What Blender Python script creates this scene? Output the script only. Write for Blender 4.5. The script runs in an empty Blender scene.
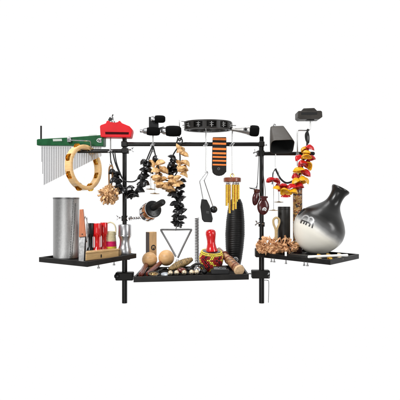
import bpy, math, random
from mathutils import Vector, Matrix, noise
from mathutils.bvhtree import BVHTree
R = math.radians
V = Vector
sc = bpy.context.scene
col = sc.collection
random.seed(7)

# ------------------------------------------------------------------ camera
CH = 1.30                                   # camera height
CD = 2.4                                    # distance to the plane of the posts
FP = 480.0                                  # focal length in photo pixels
cam = bpy.data.objects.new('camera', bpy.data.cameras.new('camera'))
col.objects.link(cam)
cam.location = (0, -CD, CH)
cam.rotation_euler = (R(90), 0, 0)
cam.data.sensor_width = 36
cam.data.lens = 36 * FP / 400
cam.data.shift_y = 5 / 400
cam.data.clip_end = 100
cam.data.clip_start = 0.05
sc.camera = cam

# ------------------------------------------------------------------ world: lit white backdrop behind, dim studio in front
w = bpy.data.worlds.new('World'); sc.world = w; w.use_nodes = True
nt = w.node_tree; N = nt.nodes; L = nt.links
bg = N['Background']
tc = N.new('ShaderNodeTexCoord'); sx = N.new('ShaderNodeSeparateXYZ')
L.new(tc.outputs['Generated'], sx.inputs[0])
mr = N.new('ShaderNodeMapRange'); mr.inputs['From Min'].default_value = -0.35; mr.inputs['From Max'].default_value = 0.45
mr.inputs['To Min'].default_value = 0.30; mr.inputs['To Max'].default_value = 1.0
L.new(sx.outputs['Y'], mr.inputs['Value'])
cmb = N.new('ShaderNodeCombineColor')
for k in range(3): L.new(mr.outputs[0], cmb.inputs[k])
L.new(cmb.outputs[0], bg.inputs['Color']); bg.inputs['Strength'].default_value = 1.0

def lamp(name, loc, target, size, energy, size_y=None):
    d = bpy.data.lights.new(name, 'AREA'); d.energy = energy; d.size = size
    if size_y: d.shape = 'RECTANGLE'; d.size_y = size_y
    o = bpy.data.objects.new(name, d); col.objects.link(o); o.location = loc
    o.rotation_euler = (V(target) - V(loc)).to_track_quat('-Z', 'Y').to_euler()
lamp('added_softbox', (-1.7, -2.3, 3.1), (0, 0, 1.2), 1.0, 104, 1.0)  # unseen area lamps, added out of frame for highlights and contrast
lamp('added_softbox', (2.4, -1.7, 1.9), (0, 0, 1.2), 0.5, 34, 1.5)
lamp('added_softbox', (-0.9, -3.6, 0.7), (0, 0, 1.15), 1.6, 26, 1.2)  # low front fill, added to brighten the pot's white body
lamp('added_softbox', (0.2, 0.3, 3.6), (0, 0, 1.2), 1.4, 34, 1.0)

vs = sc.view_settings
vs.view_transform = 'Standard'; vs.look = 'None'; vs.exposure = 0; vs.gamma = 1

# ------------------------------------------------------------------ helpers
def s(y): return (CD + y) / FP
def P(px, py, y=0.0):
    """measured point: photo position at a known distance y behind the post plane"""
    return V(((px - 200) * s(y), y, CH + (205 - py) * s(y)))

MATS = {}
def mat(name, c, rough=0.5, metal=0.0, var=0.0, vscale=60, bump=0.0, bscale=200, coat=0.0, spec=0.5, stretch=None, voro=False, c2=None):
    m = bpy.data.materials.new(name); m.use_nodes = True
    t = m.node_tree; n = t.nodes; l = t.links; b = n['Principled BSDF']
    b.inputs['Base Color'].default_value = (*c, 1); b.inputs['Roughness'].default_value = rough
    b.inputs['Metallic'].default_value = metal; b.inputs['Coat Weight'].default_value = coat
    b.inputs['Coat Roughness'].default_value = 0.08; b.inputs['Specular IOR Level'].default_value = spec
    co = n.new('ShaderNodeTexCoord'); mp = n.new('ShaderNodeMapping'); l.new(co.outputs['Object'], mp.inputs[0])
    if stretch: mp.inputs['Scale'].default_value = stretch
    if var or c2:
        nz = n.new('ShaderNodeTexNoise'); nz.inputs['Scale'].default_value = vscale; nz.inputs['Detail'].default_value = 4
        l.new(mp.outputs[0], nz.inputs['Vector'])
        oi = n.new('ShaderNodeObjectInfo')
        rp = n.new('ShaderNodeValToRGB'); rp.color_ramp.elements[0].position = 0.32; rp.color_ramp.elements[1].position = 0.68
        a = tuple(max(0, v * (1 - var)) for v in c); d = tuple(min(1, v * (1 + var)) for v in (c2 or c))
        rp.color_ramp.elements[0].color = (*a, 1); rp.color_ramp.elements[1].color = (*d, 1)
        ad = n.new('ShaderNodeMath'); ad.operation = 'MULTIPLY_ADD'; ad.inputs[1].default_value = 0.16; 
        l.new(oi.outputs['Random'], ad.inputs[0]); 
        sb = n.new('ShaderNodeMath'); sb.operation = 'SUBTRACT'; sb.inputs[1].default_value = 0.08
        l.new(nz.outputs['Fac'], sb.inputs[0]); l.new(sb.outputs[0], ad.inputs[2]); l.new(ad.outputs[0], rp.inputs[0])
        l.new(rp.outputs[0], b.inputs['Base Color'])
        rr = n.new('ShaderNodeMapRange'); rr.inputs['To Min'].default_value = max(0.02, rough * 0.8); rr.inputs['To Max'].default_value = min(1, rough * 1.25)
        l.new(nz.outputs['Fac'], rr.inputs[0]); l.new(rr.outputs[0], b.inputs['Roughness'])
    if bump:
        if voro:
            bz = n.new('ShaderNodeTexVoronoi'); bz.inputs['Scale'].default_value = bscale; src = bz.outputs['Distance']
        else:
            bz = n.new('ShaderNodeTexNoise'); bz.inputs['Scale'].default_value = bscale; bz.inputs['Detail'].default_value = 3; src = bz.outputs['Fac']
        l.new(mp.outputs[0], bz.inputs['Vector'])
        bp = n.new('ShaderNodeBump'); bp.inputs['Strength'].default_value = bump; bp.inputs['Distance'].default_value = 0.002
        l.new(src, bp.inputs['Height']); l.new(bp.outputs[0], b.inputs['Normal'])
    MATS[name] = m
    return m

BLACKMETAL = mat('black_powder_coat', (0.008, 0.0072, 0.0065), 0.42, 0, 0.5, 25, 0.2, 900, spec=.25)
BLACKTUBE = mat('black_tube', (0.007, 0.0065, 0.006), 0.28, 0, 0.2, 30, spec=.35)
CHROME = mat('chrome', (0.62, 0.62, 0.63), 0.16, 1.0, 0.12, 50)
STEEL = mat('steel', (0.36, 0.36, 0.36), 0.28, 1.0, 0.15, 90)
ALU = mat('aluminium', (0.50, 0.50, 0.51), 0.32, 1.0, 0.06, 40)
CHIME = mat('chime_aluminium', (0.66, 0.66, 0.67), 0.36, 0.9)
ROD = mat('rod_nickel', (0.50, 0.50, 0.49), 0.34, 0.95)
BRASS = mat('brass', (0.80, 0.48, 0.07), 0.28, 1.0, 0.2, 60)
BRASSOLD = mat('dull_brass', (0.30, 0.19, 0.08), 0.35, 1.0, 0.3, 80)
GOLD = mat('gold_tube', (0.78, 0.47, 0.07), 0.25, 1.0, 0.15, 60)
GREEN = mat('green_wood', (0.001, 0.070, 0.018), 0.4, 0, 0.15, 40, 0.05, 300, coat=0.15, spec=.3)
MAPLE = mat('maple', (0.72, 0.46, 0.20), 0.4, 0, 0.14, 25, 0.05, 300, coat=0.3, stretch=(1, 1, 6))
PALEWOOD = mat('pale_wood', (0.66, 0.42, 0.20), 0.5, 0, 0.12, 20, 0.06, 300, stretch=(7, 7, 1))
BALLWOOD = mat('ball_wood', (0.60, 0.35, 0.15), 0.45, 0, 0.16, 22, 0.05, 250, stretch=(1, 1, 7))
ENDWOOD = mat('end_wood', (0.68, 0.46, 0.26), 0.6, 0, 0.16, 90, 0.1, 300)
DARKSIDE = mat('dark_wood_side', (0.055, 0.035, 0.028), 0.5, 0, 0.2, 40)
REDPL = mat('red_plastic', (0.54, 0.004, 0.010), 0.45, 0, 0.10, 18, 0.06, 250, spec=.22)
REDGL = mat('red_gloss', (0.58, 0.006, 0.008), 0.16, 0, 0.08, 30, coat=0.6)
DARKRED = mat('dark_red_wood', (0.12, 0.018, 0.010), 0.3, 0, 0.35, 60, 0.05, 300, coat=0.4)
CASTRED = mat('castanet_wood', (0.055, 0.003, 0.003), 0.25, 0, 0.4, 50, coat=0.3)
DISCWOOD = mat('disc_wood', (0.16, 0.035, 0.012), 0.35, 0, 0.3, 40, coat=0.3)
FOAM = mat('black_foam', (0.003, 0.003, 0.003), 0.95, 0, 0.3, 400, 0.7, 700, spec=0.08)
RUBBER = mat('black_rubber', (0.007, 0.007, 0.007), 0.42, 0, 0.4, 30, 0.15, 150, spec=.32)
BLACKPL = mat('black_plastic', (0.007, 0.007, 0.0075), 0.3, 0, 0.2, 60, spec=.35)
DARKIN = mat('dark_inside', (0.004, 0.004, 0.004), 0.8)
DARKREDIN = mat('dark_red_slot', (0.035, 0.001, 0.002), 0.8, spec=.1)
BROWNBELL = mat('grey_brown_coat', (0.030, 0.024, 0.018), 0.5, 0, 0.12, 40, 0.15, 800, spec=.3)
GREYBLK = mat('dark_grey_plastic', (0.014, 0.0125, 0.011), 0.4, 0, 0.3, 30, 0.06, 600, spec=.3)
ORANGE = mat('orange_felt', (0.80, 0.20, 0.03), 0.7, 0, 0.15, 200, 0.2, 800)
BLACKSTRAP = mat('black_strap', (0.013, 0.011, 0.010), 0.7, 0, 0.3, 60, 0.3, 900, spec=.2)
SHELLBLK = mat('black_shell', (0.007, 0.007, 0.008), 0.26, 0, 0.5, 130, 0.3, 180)
SHELLTAN = mat('tan_shell', (0.52, 0.27, 0.10), 0.42, 0, 0.25, 70, 0.3, 160, c2=(0.72, 0.46, 0.20))
SHELLRED = mat('red_shell', (0.50, 0.006, 0.008), 0.3, 0, 0.25, 90, 0.2, 160)
SHELLYEL = mat('yellow_shell', (0.80, 0.40, 0.008), 0.35, 0, 0.15, 90, 0.2, 160)
NUT = mat('dried_pod', (0.46, 0.23, 0.09), 0.6, 0, 0.3, 90, 0.3, 250, c2=(0.76, 0.50, 0.26))
NUTORANGE = mat('dried_orange_pod', (0.50, 0.23, 0.10), 0.55, 0, 0.2, 90, 0.3, 250, c2=(0.76, 0.45, 0.23))
CORD = mat('black_cord', (0.012, 0.012, 0.012), 0.8, 0, 0.2, 200, 0.5, 900)
ROPE = mat('jute', (0.55, 0.40, 0.20), 0.85, 0, 0.2, 200, 0.8, 700)
BROWNROPE = mat('brown_strap', (0.22, 0.11, 0.04), 0.6, 0, 0.2, 100)
CREAM = mat('cream_cane', (0.68, 0.62, 0.40), 0.6, 0, 0.15, 200, 0.3, 500)
MAGENTA = mat('magenta_cane', (0.62, 0.01, 0.12), 0.5, 0, 0.1, 200)
YELCANE = mat('yellow_cane', (0.72, 0.60, 0.05), 0.5, 0, 0.1, 200)
ORWOOD = mat('orange_brown_wood', (0.42, 0.13, 0.05), 0.4, 0, 0.15, 30, stretch=(6, 6, 1), coat=0.2)
OLIVE = mat('olive_brown_pod', (0.12, 0.075, 0.028), 0.5, 0, 0.35, 80, 0.3, 200, c2=(0.26, 0.17, 0.07))
WHITEPL = mat('white_plastic', (0.80, 0.80, 0.78), 0.4)
BONE = mat('cream_metal', (0.72, 0.60, 0.42), 0.35, 0.6, 0.2, 60)
PRINTW = mat('white_print', (0.8, 0.8, 0.8), 0.5)
PRINTK = mat('black_print', (0.01, 0.01, 0.01), 0.5)
SILVERPRINT = mat('silver_print', (0.42, 0.42, 0.43), 0.3, 0.7)
BEADR = mat('red_bead', (0.36, 0.006, 0.010), 0.2, coat=0.4)
BEADY = mat('yellow_bead', (0.78, 0.62, 0.06), 0.25, coat=0.4)
BEADK = mat('black_bead', (0.03, 0.012, 0.012), 0.3, coat=0.4)
FLOORMAT = mat('tray_felt', (0.009, 0.0085, 0.008), 0.9, 0, 0.4, 60, 0.3, 900, spec=.15)
GUIRA = mat('dimpled_steel', (0.44, 0.44, 0.435), 0.42, 1.0, 0.05, 150, 0.14, 560, voro=True)
BLUESIL = mat('pale_steel', (0.55, 0.60, 0.66), 0.35, 0.8, 0.1, 60)
GREYPLATE = mat('pale_plate', (0.5, 0.55, 0.5), 0.4, 0.5)

AMBER_REFLECT = mat('amber_reflection', (0.42, 0.16, 0.05), 0.2, 0.8, 0.3, 60)  # colour of the orange-brown reflections painted on the chrome can
MICSTEEL = mat('mic_steel', (0.40, 0.39, 0.37), 0.32, 1.0, 0.1, 40)
TRISTEEL = mat('grey_steel', (0.22, 0.22, 0.22), 0.36, 1.0, 0.1, 90)
JAMGREY = mat('warm_grey_plastic', (0.034, 0.030, 0.026), 0.42, 0, 0.15, 30, spec=.3)
class MB:
    def __init__(self): self.v = []; self.f = []; self.m = []; self.mats = []
    def mi(self, m):
        if m not in self.mats: self.mats.append(m)
        return self.mats.index(m)
    def add(self, vs_, fs, m):
        k = len(self.v); self.v += [V(p) for p in vs_]; i = self.mi(m)
        for f in fs: self.f.append([k + a for a in f]); self.m.append(i)
        return self
    def box(self, c, size, m, rot=None):
        rot = rot or Matrix.Identity(3); c = V(c); hx, hy, hz = [a / 2 for a in size]
        vs_ = [c + rot @ V((x, y, z)) for x in (-hx, hx) for y in (-hy, hy) for z in (-hz, hz)]
        return self.add(vs_, [(0, 1, 3, 2), (4, 6, 7, 5), (0, 4, 5, 1), (2, 3, 7, 6), (0, 2, 6, 4), (1, 5, 7, 3)], m)
    def prism(self, pts, ext, m, m_front=None):
        """pts: 3D outline, ext: extrusion vector"""
        n = len(pts); ext = V(ext)
        vs_ = [V(p) for p in pts] + [V(p) + ext for p in pts]
        nrm = V((0, 0, 0))
        for i in range(n): nrm += V(pts[i]).cross(V(pts[(i + 1) % n]))
        flip = nrm.dot(ext) > 0
        fs = [tuple(range(n)), tuple(range(2 * n - 1, n - 1, -1))] + [((i + 1) % n, i, n + i, n + (i + 1) % n) for i in range(n)]
        if flip: fs = [tuple(reversed(f)) for f in fs]
        return self.add(vs_, fs, m)
    def tube(self, pts, r, m, seg=10, closed=False, caps=True):
        pts = [V(p) for p in pts]; n = len(pts)
        rs = r if isinstance(r, (list, tuple)) else [r] * n
        tang = []
        for i in range(n):
            a = pts[(i - 1) % n] if (closed or i > 0) else pts[i]; b = pts[(i + 1) % n] if (closed or i < n - 1) else pts[i]
            d = b - a; tang.append(d.normalized() if d.length > 1e-9 else V((0, 0, 1)))
        up = V((0, 0, 1)) if abs(tang[0].z) < 0.9 else V((1, 0, 0))
        u = tang[0].cross(up).normalized(); vs_ = []
        for i in range(n):
            u = (u - tang[i] * u.dot(tang[i])).normalized(); w_ = tang[i].cross(u)
            for k in range(seg):
                a = 2 * math.pi * k / seg; vs_.append(pts[i] + (u * math.cos(a) + w_ * math.sin(a)) * rs[i])
        fs = []
        for i in range(n if closed else n - 1):
            j = (i + 1) % n
            for k in range(seg):
                k2 = (k + 1) % seg; fs.append((i * seg + k, i * seg + k2, j * seg + k2, j * seg + k))
        if caps and not closed:
            fs.append(tuple(reversed(range(seg)))); fs.append(tuple((n - 1) * seg + k for k in range(seg)))
        return self.add(vs_, fs, m)
    def lathe(self, prof, o, axis, m, seg=32, closed=False, scale=(1, 1), ref=None, mfun=None):
        """prof: [(r, h)] along axis from o"""
        o = V(o); ax = V(axis).normalized(); up = V(ref) if ref else (V((0, 1, 0)) if abs(ax.y) < 0.9 else V((1, 0, 0)))
        u = (up - ax * up.dot(ax)).normalized(); w_ = ax.cross(u)
        n = len(prof); vs_ = []
        for r_, h in prof:
            for k in range(seg):
                a = 2 * math.pi * k / seg
                vs_.append(o + ax * h + (u * math.cos(a) * scale[0] + w_ * math.sin(a) * scale[1]) * max(r_, 1e-5))
        for i in range(n if closed else n - 1):
            j = (i + 1) % n; fs = []
            for k in range(seg):
                k2 = (k + 1) % seg; fs.append((k, k2, seg + k2, seg + k))
            fs = [tuple((i * seg + a if a < seg else j * seg + a - seg) for a in f) for f in fs]
            if i == 0: base = len(self.v); self.add(vs_, [], m)
            mm = mfun(i) if mfun else m; ii = self.mi(mm)
            for f in fs: self.f.append([base + a for a in f]); self.m.append(ii)
        if not closed:
            for i, rev in ((0, True), (n - 1, False)):
                if prof[i][0] > 1e-4:
                    f = [base + i * seg + k for k in range(seg)]
                    if rev: f.reverse()
                    self.f.append(f); self.m.append(self.mi(mfun(i) if mfun else m))
        return self
    def sphere(self, c, r, m, seg=16, rings=10, sc_=(1, 1, 1), rot=None):
        rot = rot or Matrix.Identity(3); c = V(c); vs_ = [c + rot @ V((0, 0, r * sc_[2]))]
        for i in range(1, rings):
            th = math.pi * i / rings
            for k in range(seg):
                a = 2 * math.pi * k / seg
                vs_.append(c + rot @ V((r * sc_[0] * math.sin(th) * math.cos(a), r * sc_[1] * math.sin(th) * math.sin(a), r * sc_[2] * math.cos(th))))
        vs_.append(c + rot @ V((0, 0, -r * sc_[2]))); fs = []
        for k in range(seg):
            fs.append((0, 1 + k, 1 + (k + 1) % seg)); b = 1 + (rings - 2) * seg
            fs.append((len(vs_) - 1, b + (k + 1) % seg, b + k))
        for i in range(rings - 2):
            for k in range(seg):
                a = 1 + i * seg; k2 = (k + 1) % seg; fs.append((a + k, a + seg + k, a + seg + k2, a + k2))
        return self.add(vs_, fs, m)
    def mesh(self, name, org=(0, 0, 0), angle=38):
        org = V(org); me = bpy.data.meshes.new(name)
        me.from_pydata([p - org for p in self.v], [], self.f)
        for m in self.mats: me.materials.append(m)
        me.polygons.foreach_set('material_index', self.m)
        me.polygons.foreach_set('use_smooth', [True] * len(self.f))
        me.update(); me.validate()
        me.set_sharp_from_angle(angle=R(angle))
        return me

class Thing:
    def __init__(self, name, label, cat, base, group=None, single=None, bevel=0):
        self.base = V(base)
        if single is not None:
            o = bpy.data.objects.new(name, single.mesh(name, self.base))
            if bevel: bev(o, bevel)
        else: o = bpy.data.objects.new(name, None); o.empty_display_size = 0.02
        col.objects.link(o); o.location = self.base
        o['label'] = label; o['category'] = cat
        if group: o['group'] = group
        self.o = o
    def part(self, name, mb, parent=None, bevel=0, label=None, angle=38, kind=None):
        o = bpy.data.objects.new(name, mb.mesh(name, self.base, angle)); col.objects.link(o); o.parent = parent or self.o
        if bevel: bev(o, bevel)
        if label: o['label'] = label
        if kind: o['kind'] = kind
        return o
    def inst(self, name, me, loc, rot=(0, 0, 0), sc_=(1, 1, 1), parent=None, label=None):
        o = bpy.data.objects.new(name, me); col.objects.link(o); o.parent = parent or self.o
        o.location = V(loc) - self.base; o.rotation_euler = rot; o.scale = sc_
        if label: o['label'] = label
        return o
def bev(o, w_):
    m = o.modifiers.new('Bevel', 'BEVEL'); m.width = w_; m.segments = 3; m.limit_method = 'ANGLE'; m.angle_limit = R(35)
    m.harden_normals = False

def curve(pts, n=8, closed=False):
    """Catmull-Rom through pts"""
    pts = [V(p) for p in pts]; out = []; N_ = len(pts)
    for i in range(N_ if closed else N_ - 1):
        g = (lambda k: pts[k % N_]) if closed else (lambda k: pts[max(0, min(N_ - 1, k))])
        p0, p1, p2, p3 = g(i - 1), g(i), g(i + 1), g(i + 2)
        for k in range(n):
            t = k / n
            out.append(0.5 * ((2 * p1) + (p2 - p0) * t + (2 * p0 - 5 * p1 + 4 * p2 - p3) * t * t + (3 * p1 - p0 - 3 * p2 + p3) * t ** 3))
    if not closed: out.append(pts[-1])
    return out
def ring(c, r, axis, n=24, sx_=1.0, sy_=1.0, ref=None):
    ax = V(axis).normalized(); up = V(ref) if ref else (V((0, 0, 1)) if abs(ax.z) < 0.9 else V((1, 0, 0)))
    u = (up - ax * up.dot(ax)).normalized(); w_ = ax.cross(u)
    return [V(c) + u * (math.cos(2 * math.pi * k / n) * r * sx_) + w_ * (math.sin(2 * math.pi * k / n) * r * sy_) for k in range(n)]

# ================================================================== the rack
rack = Thing('percussion_rack', 'black tube rack with two posts, crossbars and three flat trays', 'rack', P(193, 303, 0))
PB = 303
def post(px, py0):
    top = P(px, py0); bot = P(px, PB); mid = P(px, 238)
    m = MB()
    m.lathe([(0.0, 0), (0.008, 0), (0.0108, 0.003), (0.0108, (top - mid).length)], top, (0, 0, -1), BLACKTUBE, 24)
    m.lathe([(0.0108, 0), (0.0145, 0.0), (0.0148, 0.002), (0.0148, 0.028), (0.0132, 0.030), (0.0132, (mid - bot).length)], mid, (0, 0, -1), BLACKTUBE, 24)
    return rack.part('post', m)
post(124.6, 137); post(261.6, 136.5)
m = MB(); m.tube([P(126, 144.2), P(259, 144.2)], 0.0105, BLACKTUBE, 20); rack.part('crossbar', m)
m = MB(); m.tube([P(78.5, 151.2, -0.005), P(122, 151)], 0.0098, BLACKTUBE, 20)
m.sphere(P(78.6, 151.2, -0.005), 0.0100, BLACKTUBE, 14, 8); rack.part('side_bar', m)
m = MB(); m.tube([P(264, 153.6), P(313, 153.6)], 0.0095, BLACKTUBE, 20)
m.sphere(P(313, 153.6), 0.0098, BLACKTUBE, 14, 8); rack.part('side_bar', m)
# clamps where tubes meet
def joint(px, py, w_=0.032, h=0.03):
    m = MB(); c = P(px, py); m.box(c, (w_, 0.034, h), BLACKMETAL); return rack.part('clamp', m, bevel=0.004)
def wing_bolt(parent, c, d, L_=0.022, r_=0.0022, wing=True):
    c = V(c); d = V(d).normalized(); m = MB()
    m.tube([c, c + d * L_], r_, CHROME, 10)
    m.lathe([(0, 0), (0.005, 0), (0.005, 0.004), (0, 0.004)], c + d * L_ * 0.55, d, CHROME, 6)
    if wing:
        e = c + d * L_; sd = d.cross(V((0, 1, 0))).normalized()
        if sd.length < .5: sd = V((0, 0, 1))
        for q in (-1, 1):
            m.tube(curve([e - d * 0.004, e + sd * q * 0.007 + d * 0.002, e + sd * q * 0.012 + d * 0.006], 4), [0.003] * 4 + [0.0036] * 4 + [0.002], CHROME, 8)
    return rack.part('wing_bolt', m, parent)
j = joint(124.6, 144.3, 0.030, 0.028); 
j = joint(125.3, 151, 0.034, 0.026); wing_bolt(j, P(127, 150.3, -0.017), (1, -0.4, 0.1), 0.030)
j = joint(261.4, 144.3, 0.028, 0.026); wing_bolt(j, P(264, 145), (1, 0, 0), 0.016, wing=False)
j = joint(260.6, 153.4, 0.036, 0.027); wing_bolt(j, P(258.5, 153, -0.018), (-1, -0.3, 0.35), 0.020); wing_bolt(j, P(258, 155, -0.015), (-1, -0.2, -0.5), 0.016, wing=False)
# lower block clamps that hold the middle tray
m = MB(); m.box(P(124.8, 276, -0.004), (0.088, 0.046, 0.040), BLACKMETAL); j = rack.part('clamp', m, bevel=0.005)
m = MB(); m.lathe([(0, 0), (0.012, 0), (0.013, 0.003), (0.013, 0.012), (0.006, 0.016), (0.0, 0.016)], P(117.5, 276, -0.02), (-0.25, -1, 0), BLACKPL, 20); rack.part('knob', m, j)
m = MB(); m.tube([P(133, 276, 0), P(140, 277, 0.0)], 0.005, STEEL, 10); rack.part('rod', m, j)
m = MB(); m.box(P(260.4, 274, -0.004), (0.090, 0.046, 0.040), BLACKMETAL); j = rack.part('clamp', m, bevel=0.005)
wing_bolt(j, P(267, 274, -0.026), (0.3, -1, 0), 0.018)
m = MB(); m.tube([P(244, 273.6, 0), P(252, 273.6, 0)], 0.004, STEEL, 10); rack.part('rod', m, j)
# bent silver wire beneath the right clamp
m = MB(); m.tube(curve([P(263.5, 280.2, -0.02), P(267.5, 280.4, -0.02), P(268.8, 283, -0.02), P(268.4, 302.6, -0.02)], 6), 0.0016, STEEL, 8); rack.part('wire', m)
# collars with chrome wing bolts
m = MB(); m.lathe([(0.011, 0), (0.0155, 0), (0.0155, 0.026), (0.011, 0.026)], P(124.6, 221), (0, 0, 1), BLACKMETAL, 20); j = rack.part('clamp', m)
wing_bolt(j, P(122.6, 218, -0.014), (-1, -0.25, 0.1), 0.024); 
m = MB(); m.tube([P(126.5, 218.5, -0.01), P(133, 218.3, -0.03)], 0.0035, CHROME, 10)
for k in range(3): m.box(P(128 + k * 1.6, 218.3, -0.016), (0.006, 0.014, 0.016), CHROME, Matrix.Rotation(0.5 * k, 3, 'X'))
rack.part('swivel', m, j)
m = MB(); m.lathe([(0.011, 0), (0.0155, 0), (0.0155, 0.022), (0.011, 0.022)], P(261.6, 226.6), (0, 0, 1), BLACKMETAL, 20); j = rack.part('clamp', m)
wing_bolt(j, P(259.8, 223.5, -0.016), (-1, -0.35, 0.15), 0.018); wing_bolt(j, P(262, 224, -0.016), (1, -0.8, 0), 0.012, wing=False)

# trays ------------------------------------------------------------
def tray(corners, rim=0.022, thick=0.008, wall=0.009, top_lip=True):
    """corners: 4 bottom corners (world) counter-clockwise from the front one"""
    m = MB(); c = [V(p) for p in corners]; ctr = sum(c, V()) / 4; up = V((0, 0, 1))
    inn = []
    for i in range(4):
        a = (c[(i + 1) % 4] - c[i]).normalized(); b = (c[(i - 1) % 4] - c[i]).normalized()
        inn.append(c[i] + (a + b) * wall)
    vs_ = c + [p + up * rim for p in c] + [p + up * rim for p in inn] + [p + up * thick for p in inn]
    fs = [(3, 2, 1, 0)]
    for i in range(4):
        j = (i + 1) % 4
        fs += [(i, j, 4 + j, 4 + i), (4 + i, 4 + j, 8 + j, 8 + i), (8 + i, 8 + j, 12 + j, 12 + i)]
    fs.append((12, 13, 14, 15))
    n = (c[1] - c[0]).cross(c[2] - c[0])
    if n.z < 0: fs = [tuple(reversed(f)) for f in fs]
    m.add(vs_, fs, BLACKMETAL)
    t = rack.part('tray', m, bevel=0.0012)
    m2 = MB(); q = [p + up * (thick + 0.0005) + (ctr - p) * 0.01 for p in inn]; q = [V((p.x, p.y, inn[i].z + thick + 0.0005)) for i, p in enumerate(q)]
    m2.prism(q, (0, 0, 0.0015), FLOORMAT); rack.part('lining', m2, t)
    return t
ZB = CH - 0.260
LF, LL, LR = V((-.472, -.39, ZB)), V((-.735, -.21, ZB)), V((-.312, -.045, ZB))
LBk = LL + LR - LF
tl = tray([LF, LR, LBk, LL])
ZR = CH - 0.254
RF, RL, RR = V((.551, -.37, ZR)), V((.272, -.045, ZR)), V((.752, -.13, ZR))
RBk = RL + RR - RF
tr = tray([RF, RR, RBk, RL])
CFL, CFR = V((-.309, -.17, CH - .3596)), V((.227, -.17, CH - .3466))
tcn = tray([CFL, CFR, CFR + V((0, .34, 0)), CFL + V((0, .34, 0))], rim=0.0255)
def zfl(x=0, y=0): return ZB + 0.010
def zfr(x=0, y=0): return ZR + 0.010
def zfc(x): return CH - .3596 + 0.010 + 0.0244 * (x + .309)
for px, py, y in ((98.5, 264, -.25), (114, 261, -.14)):
    m = MB(); c = V(P(px, py, y)); m.lathe([(0, 0), (0.003, 0), (0.003, 0.02), (0.0055, 0.02), (0.0055, 0.026), (0, 0.026)], V((c.x, c.y, ZB + .002)), (0, 0, -1), STEEL, 10); rack.part('bolt', m, tl)
for px, y in ((271.5, -.13), (274.3, -.14), (286, -.20), (304.2, -.27), (307.5, -.28)):
    x = (px - 200) * s(y); m = MB(); m.lathe([(0, 0), (0.0028, 0), (0.0028, 0.012), (0.005, 0.013), (0.005, 0.018), (0, 0.018)], V((x, y, ZR + .002)), (0, 0, -1), STEEL, 10); rack.part('bolt', m, tr)
# white tag on the right tray's front rim, bracket of the tray around the post
m = MB(); m.box(P(285.8, 253.9, -.206), (0.011, 0.004, 0.020), WHITEPL, Matrix.Rotation(R(-48), 3, 'Z')); rack.part('tag', m, tr, bevel=0.0015, label='small white tag')
m = MB(); m.box(P(258.6, 252.6, -0.022), (0.034, 0.05, 0.042), BLACKMETAL); rack.part('bracket', m, tr, bevel=0.004)
m = MB(); m.box(P(126.5, 257, -0.0), (0.04, 0.05, 0.024), BLACKMETAL); rack.part('bracket', m, tl, bevel=0.004)

# mounting rods (chrome) that stand in clips on the bars
def mount_rod(px, py0, py1, y=-0.014, clip=None, hook=True, r_=0.0030):
    m = MB(); pts = [P(px, py0, y), P(px, py1, y)]
    m.tube(pts, r_, ROD, 8)
    if hook: m.tube(curve([P(px, py1 - .4, y), P(px + .9, py1 + 1, y), P(px, py1 + 2, y), P(px - .9, py1 + 1, y)], 5), 0.0018, ROD, 8)
    o = rack.part('mounting_rod', m)
    if clip:
        m = MB(); m.box(P(px, clip, y - 0.002), (0.013, 0.012, 0.011), CHROME)
        m.tube([P(px - 2.3, clip + .9, y - 0.008), P(px + 2.2, clip - .8, y - 0.008)], 0.0022, CHROME, 8)
        m.sphere(P(px - 2.3, clip + .9, y - 0.008), 0.0036, CHROME, 10, 6); rack.part('clip', m, o, bevel=0.001)
    return o
mount_rod(110.6, 134, 163, clip=151)
mount_rod(153, 133, 150, clip=144.5)
mount_rod(179.2, 120, 137, y=0.0, hook=False, clip=None)
mount_rod(206, 126, 171, clip=144.7)
mount_rod(232.4, 122, 173, clip=144.2)
mount_rod(275.6, 154, 167, clip=None)
m = MB(); m.tube(curve([P(310.4, 119, -.015), P(310.4, 126, -.015), P(309.4, 129.8, -.015), P(306, 130.5, -.015), P(299, 130.5, -.015), P(297.6, 132, -.015), P(297.5, 140, -.015), P(297.4, 166, -.015)], 6), 0.0032, ROD, 10)
o = rack.part('mounting_rod', m)
m = MB(); m.box(P(297.4, 154, -.016), (0.016, 0.016, 0.014), CHROME); rack.part('clip', m, o, bevel=0.001)

# ================================================================== bar chimes
t = Thing('bar_chimes', 'row of thin silver chime bars hanging under a green wooden rail', 'bar chimes', P(70, 145, 0))
yl, yr = 0.08, -0.03
def gp(u, py): # along the rail
    px = 36.6 + u * (103.2 - 36.6); return P(px, py, yl + (yr - yl) * u)
out = [gp(0, 139.6), gp(0.02, 139.0), gp(0.52, 137.2), gp(0.985, 134.8), gp(1, 135.4), gp(1, 145.2), gp(0.99, 146.2), gp(0.5, 145.6), gp(0.01, 145.4), gp(0, 144.8)]
m = MB(); m.prism(out, (0.006, 0.045, 0), GREEN); rail = t.part('rail', m, bevel=0.003)
m = MB(); m.tube([gp(0.048, 139.5) + V((0, .02, 0)), gp(0.048, 125.2) + V((0, .02, 0))], 0.0046, BLACKTUBE, 12); t.part('peg', m, bevel=0)
m = MB(); m.prism([gp(.245, 139.1) + V((0, -.003, 0)), gp(.38, 138.8) + V((0, -.003, 0)), gp(.385, 141.1) + V((0, -.003, 0)), gp(.25, 141.4) + V((0, -.003, 0))], (0, .0025, 0), GREYPLATE); t.part('nameplate', m, rail)
m = MB(); m.lathe([(0, 0), (.0105, 0), (.0105, .0015), (0, .0015)], gp(.952, 140.4) + V((0, -.001, 0)), (0, -1, 0), PRINTW, 20, scale=(1.55, 1)); 
m.lathe([(0, 0), (.0082, 0), (.0082, .0008), (0, .0008)], gp(.952, 140.4) + V((0, -.0024, 0)), (0, -1, 0), PRINTK, 20, scale=(1.6, 1))
c = gp(.952, 140.4) + V((0, -.0036, 0))
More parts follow.
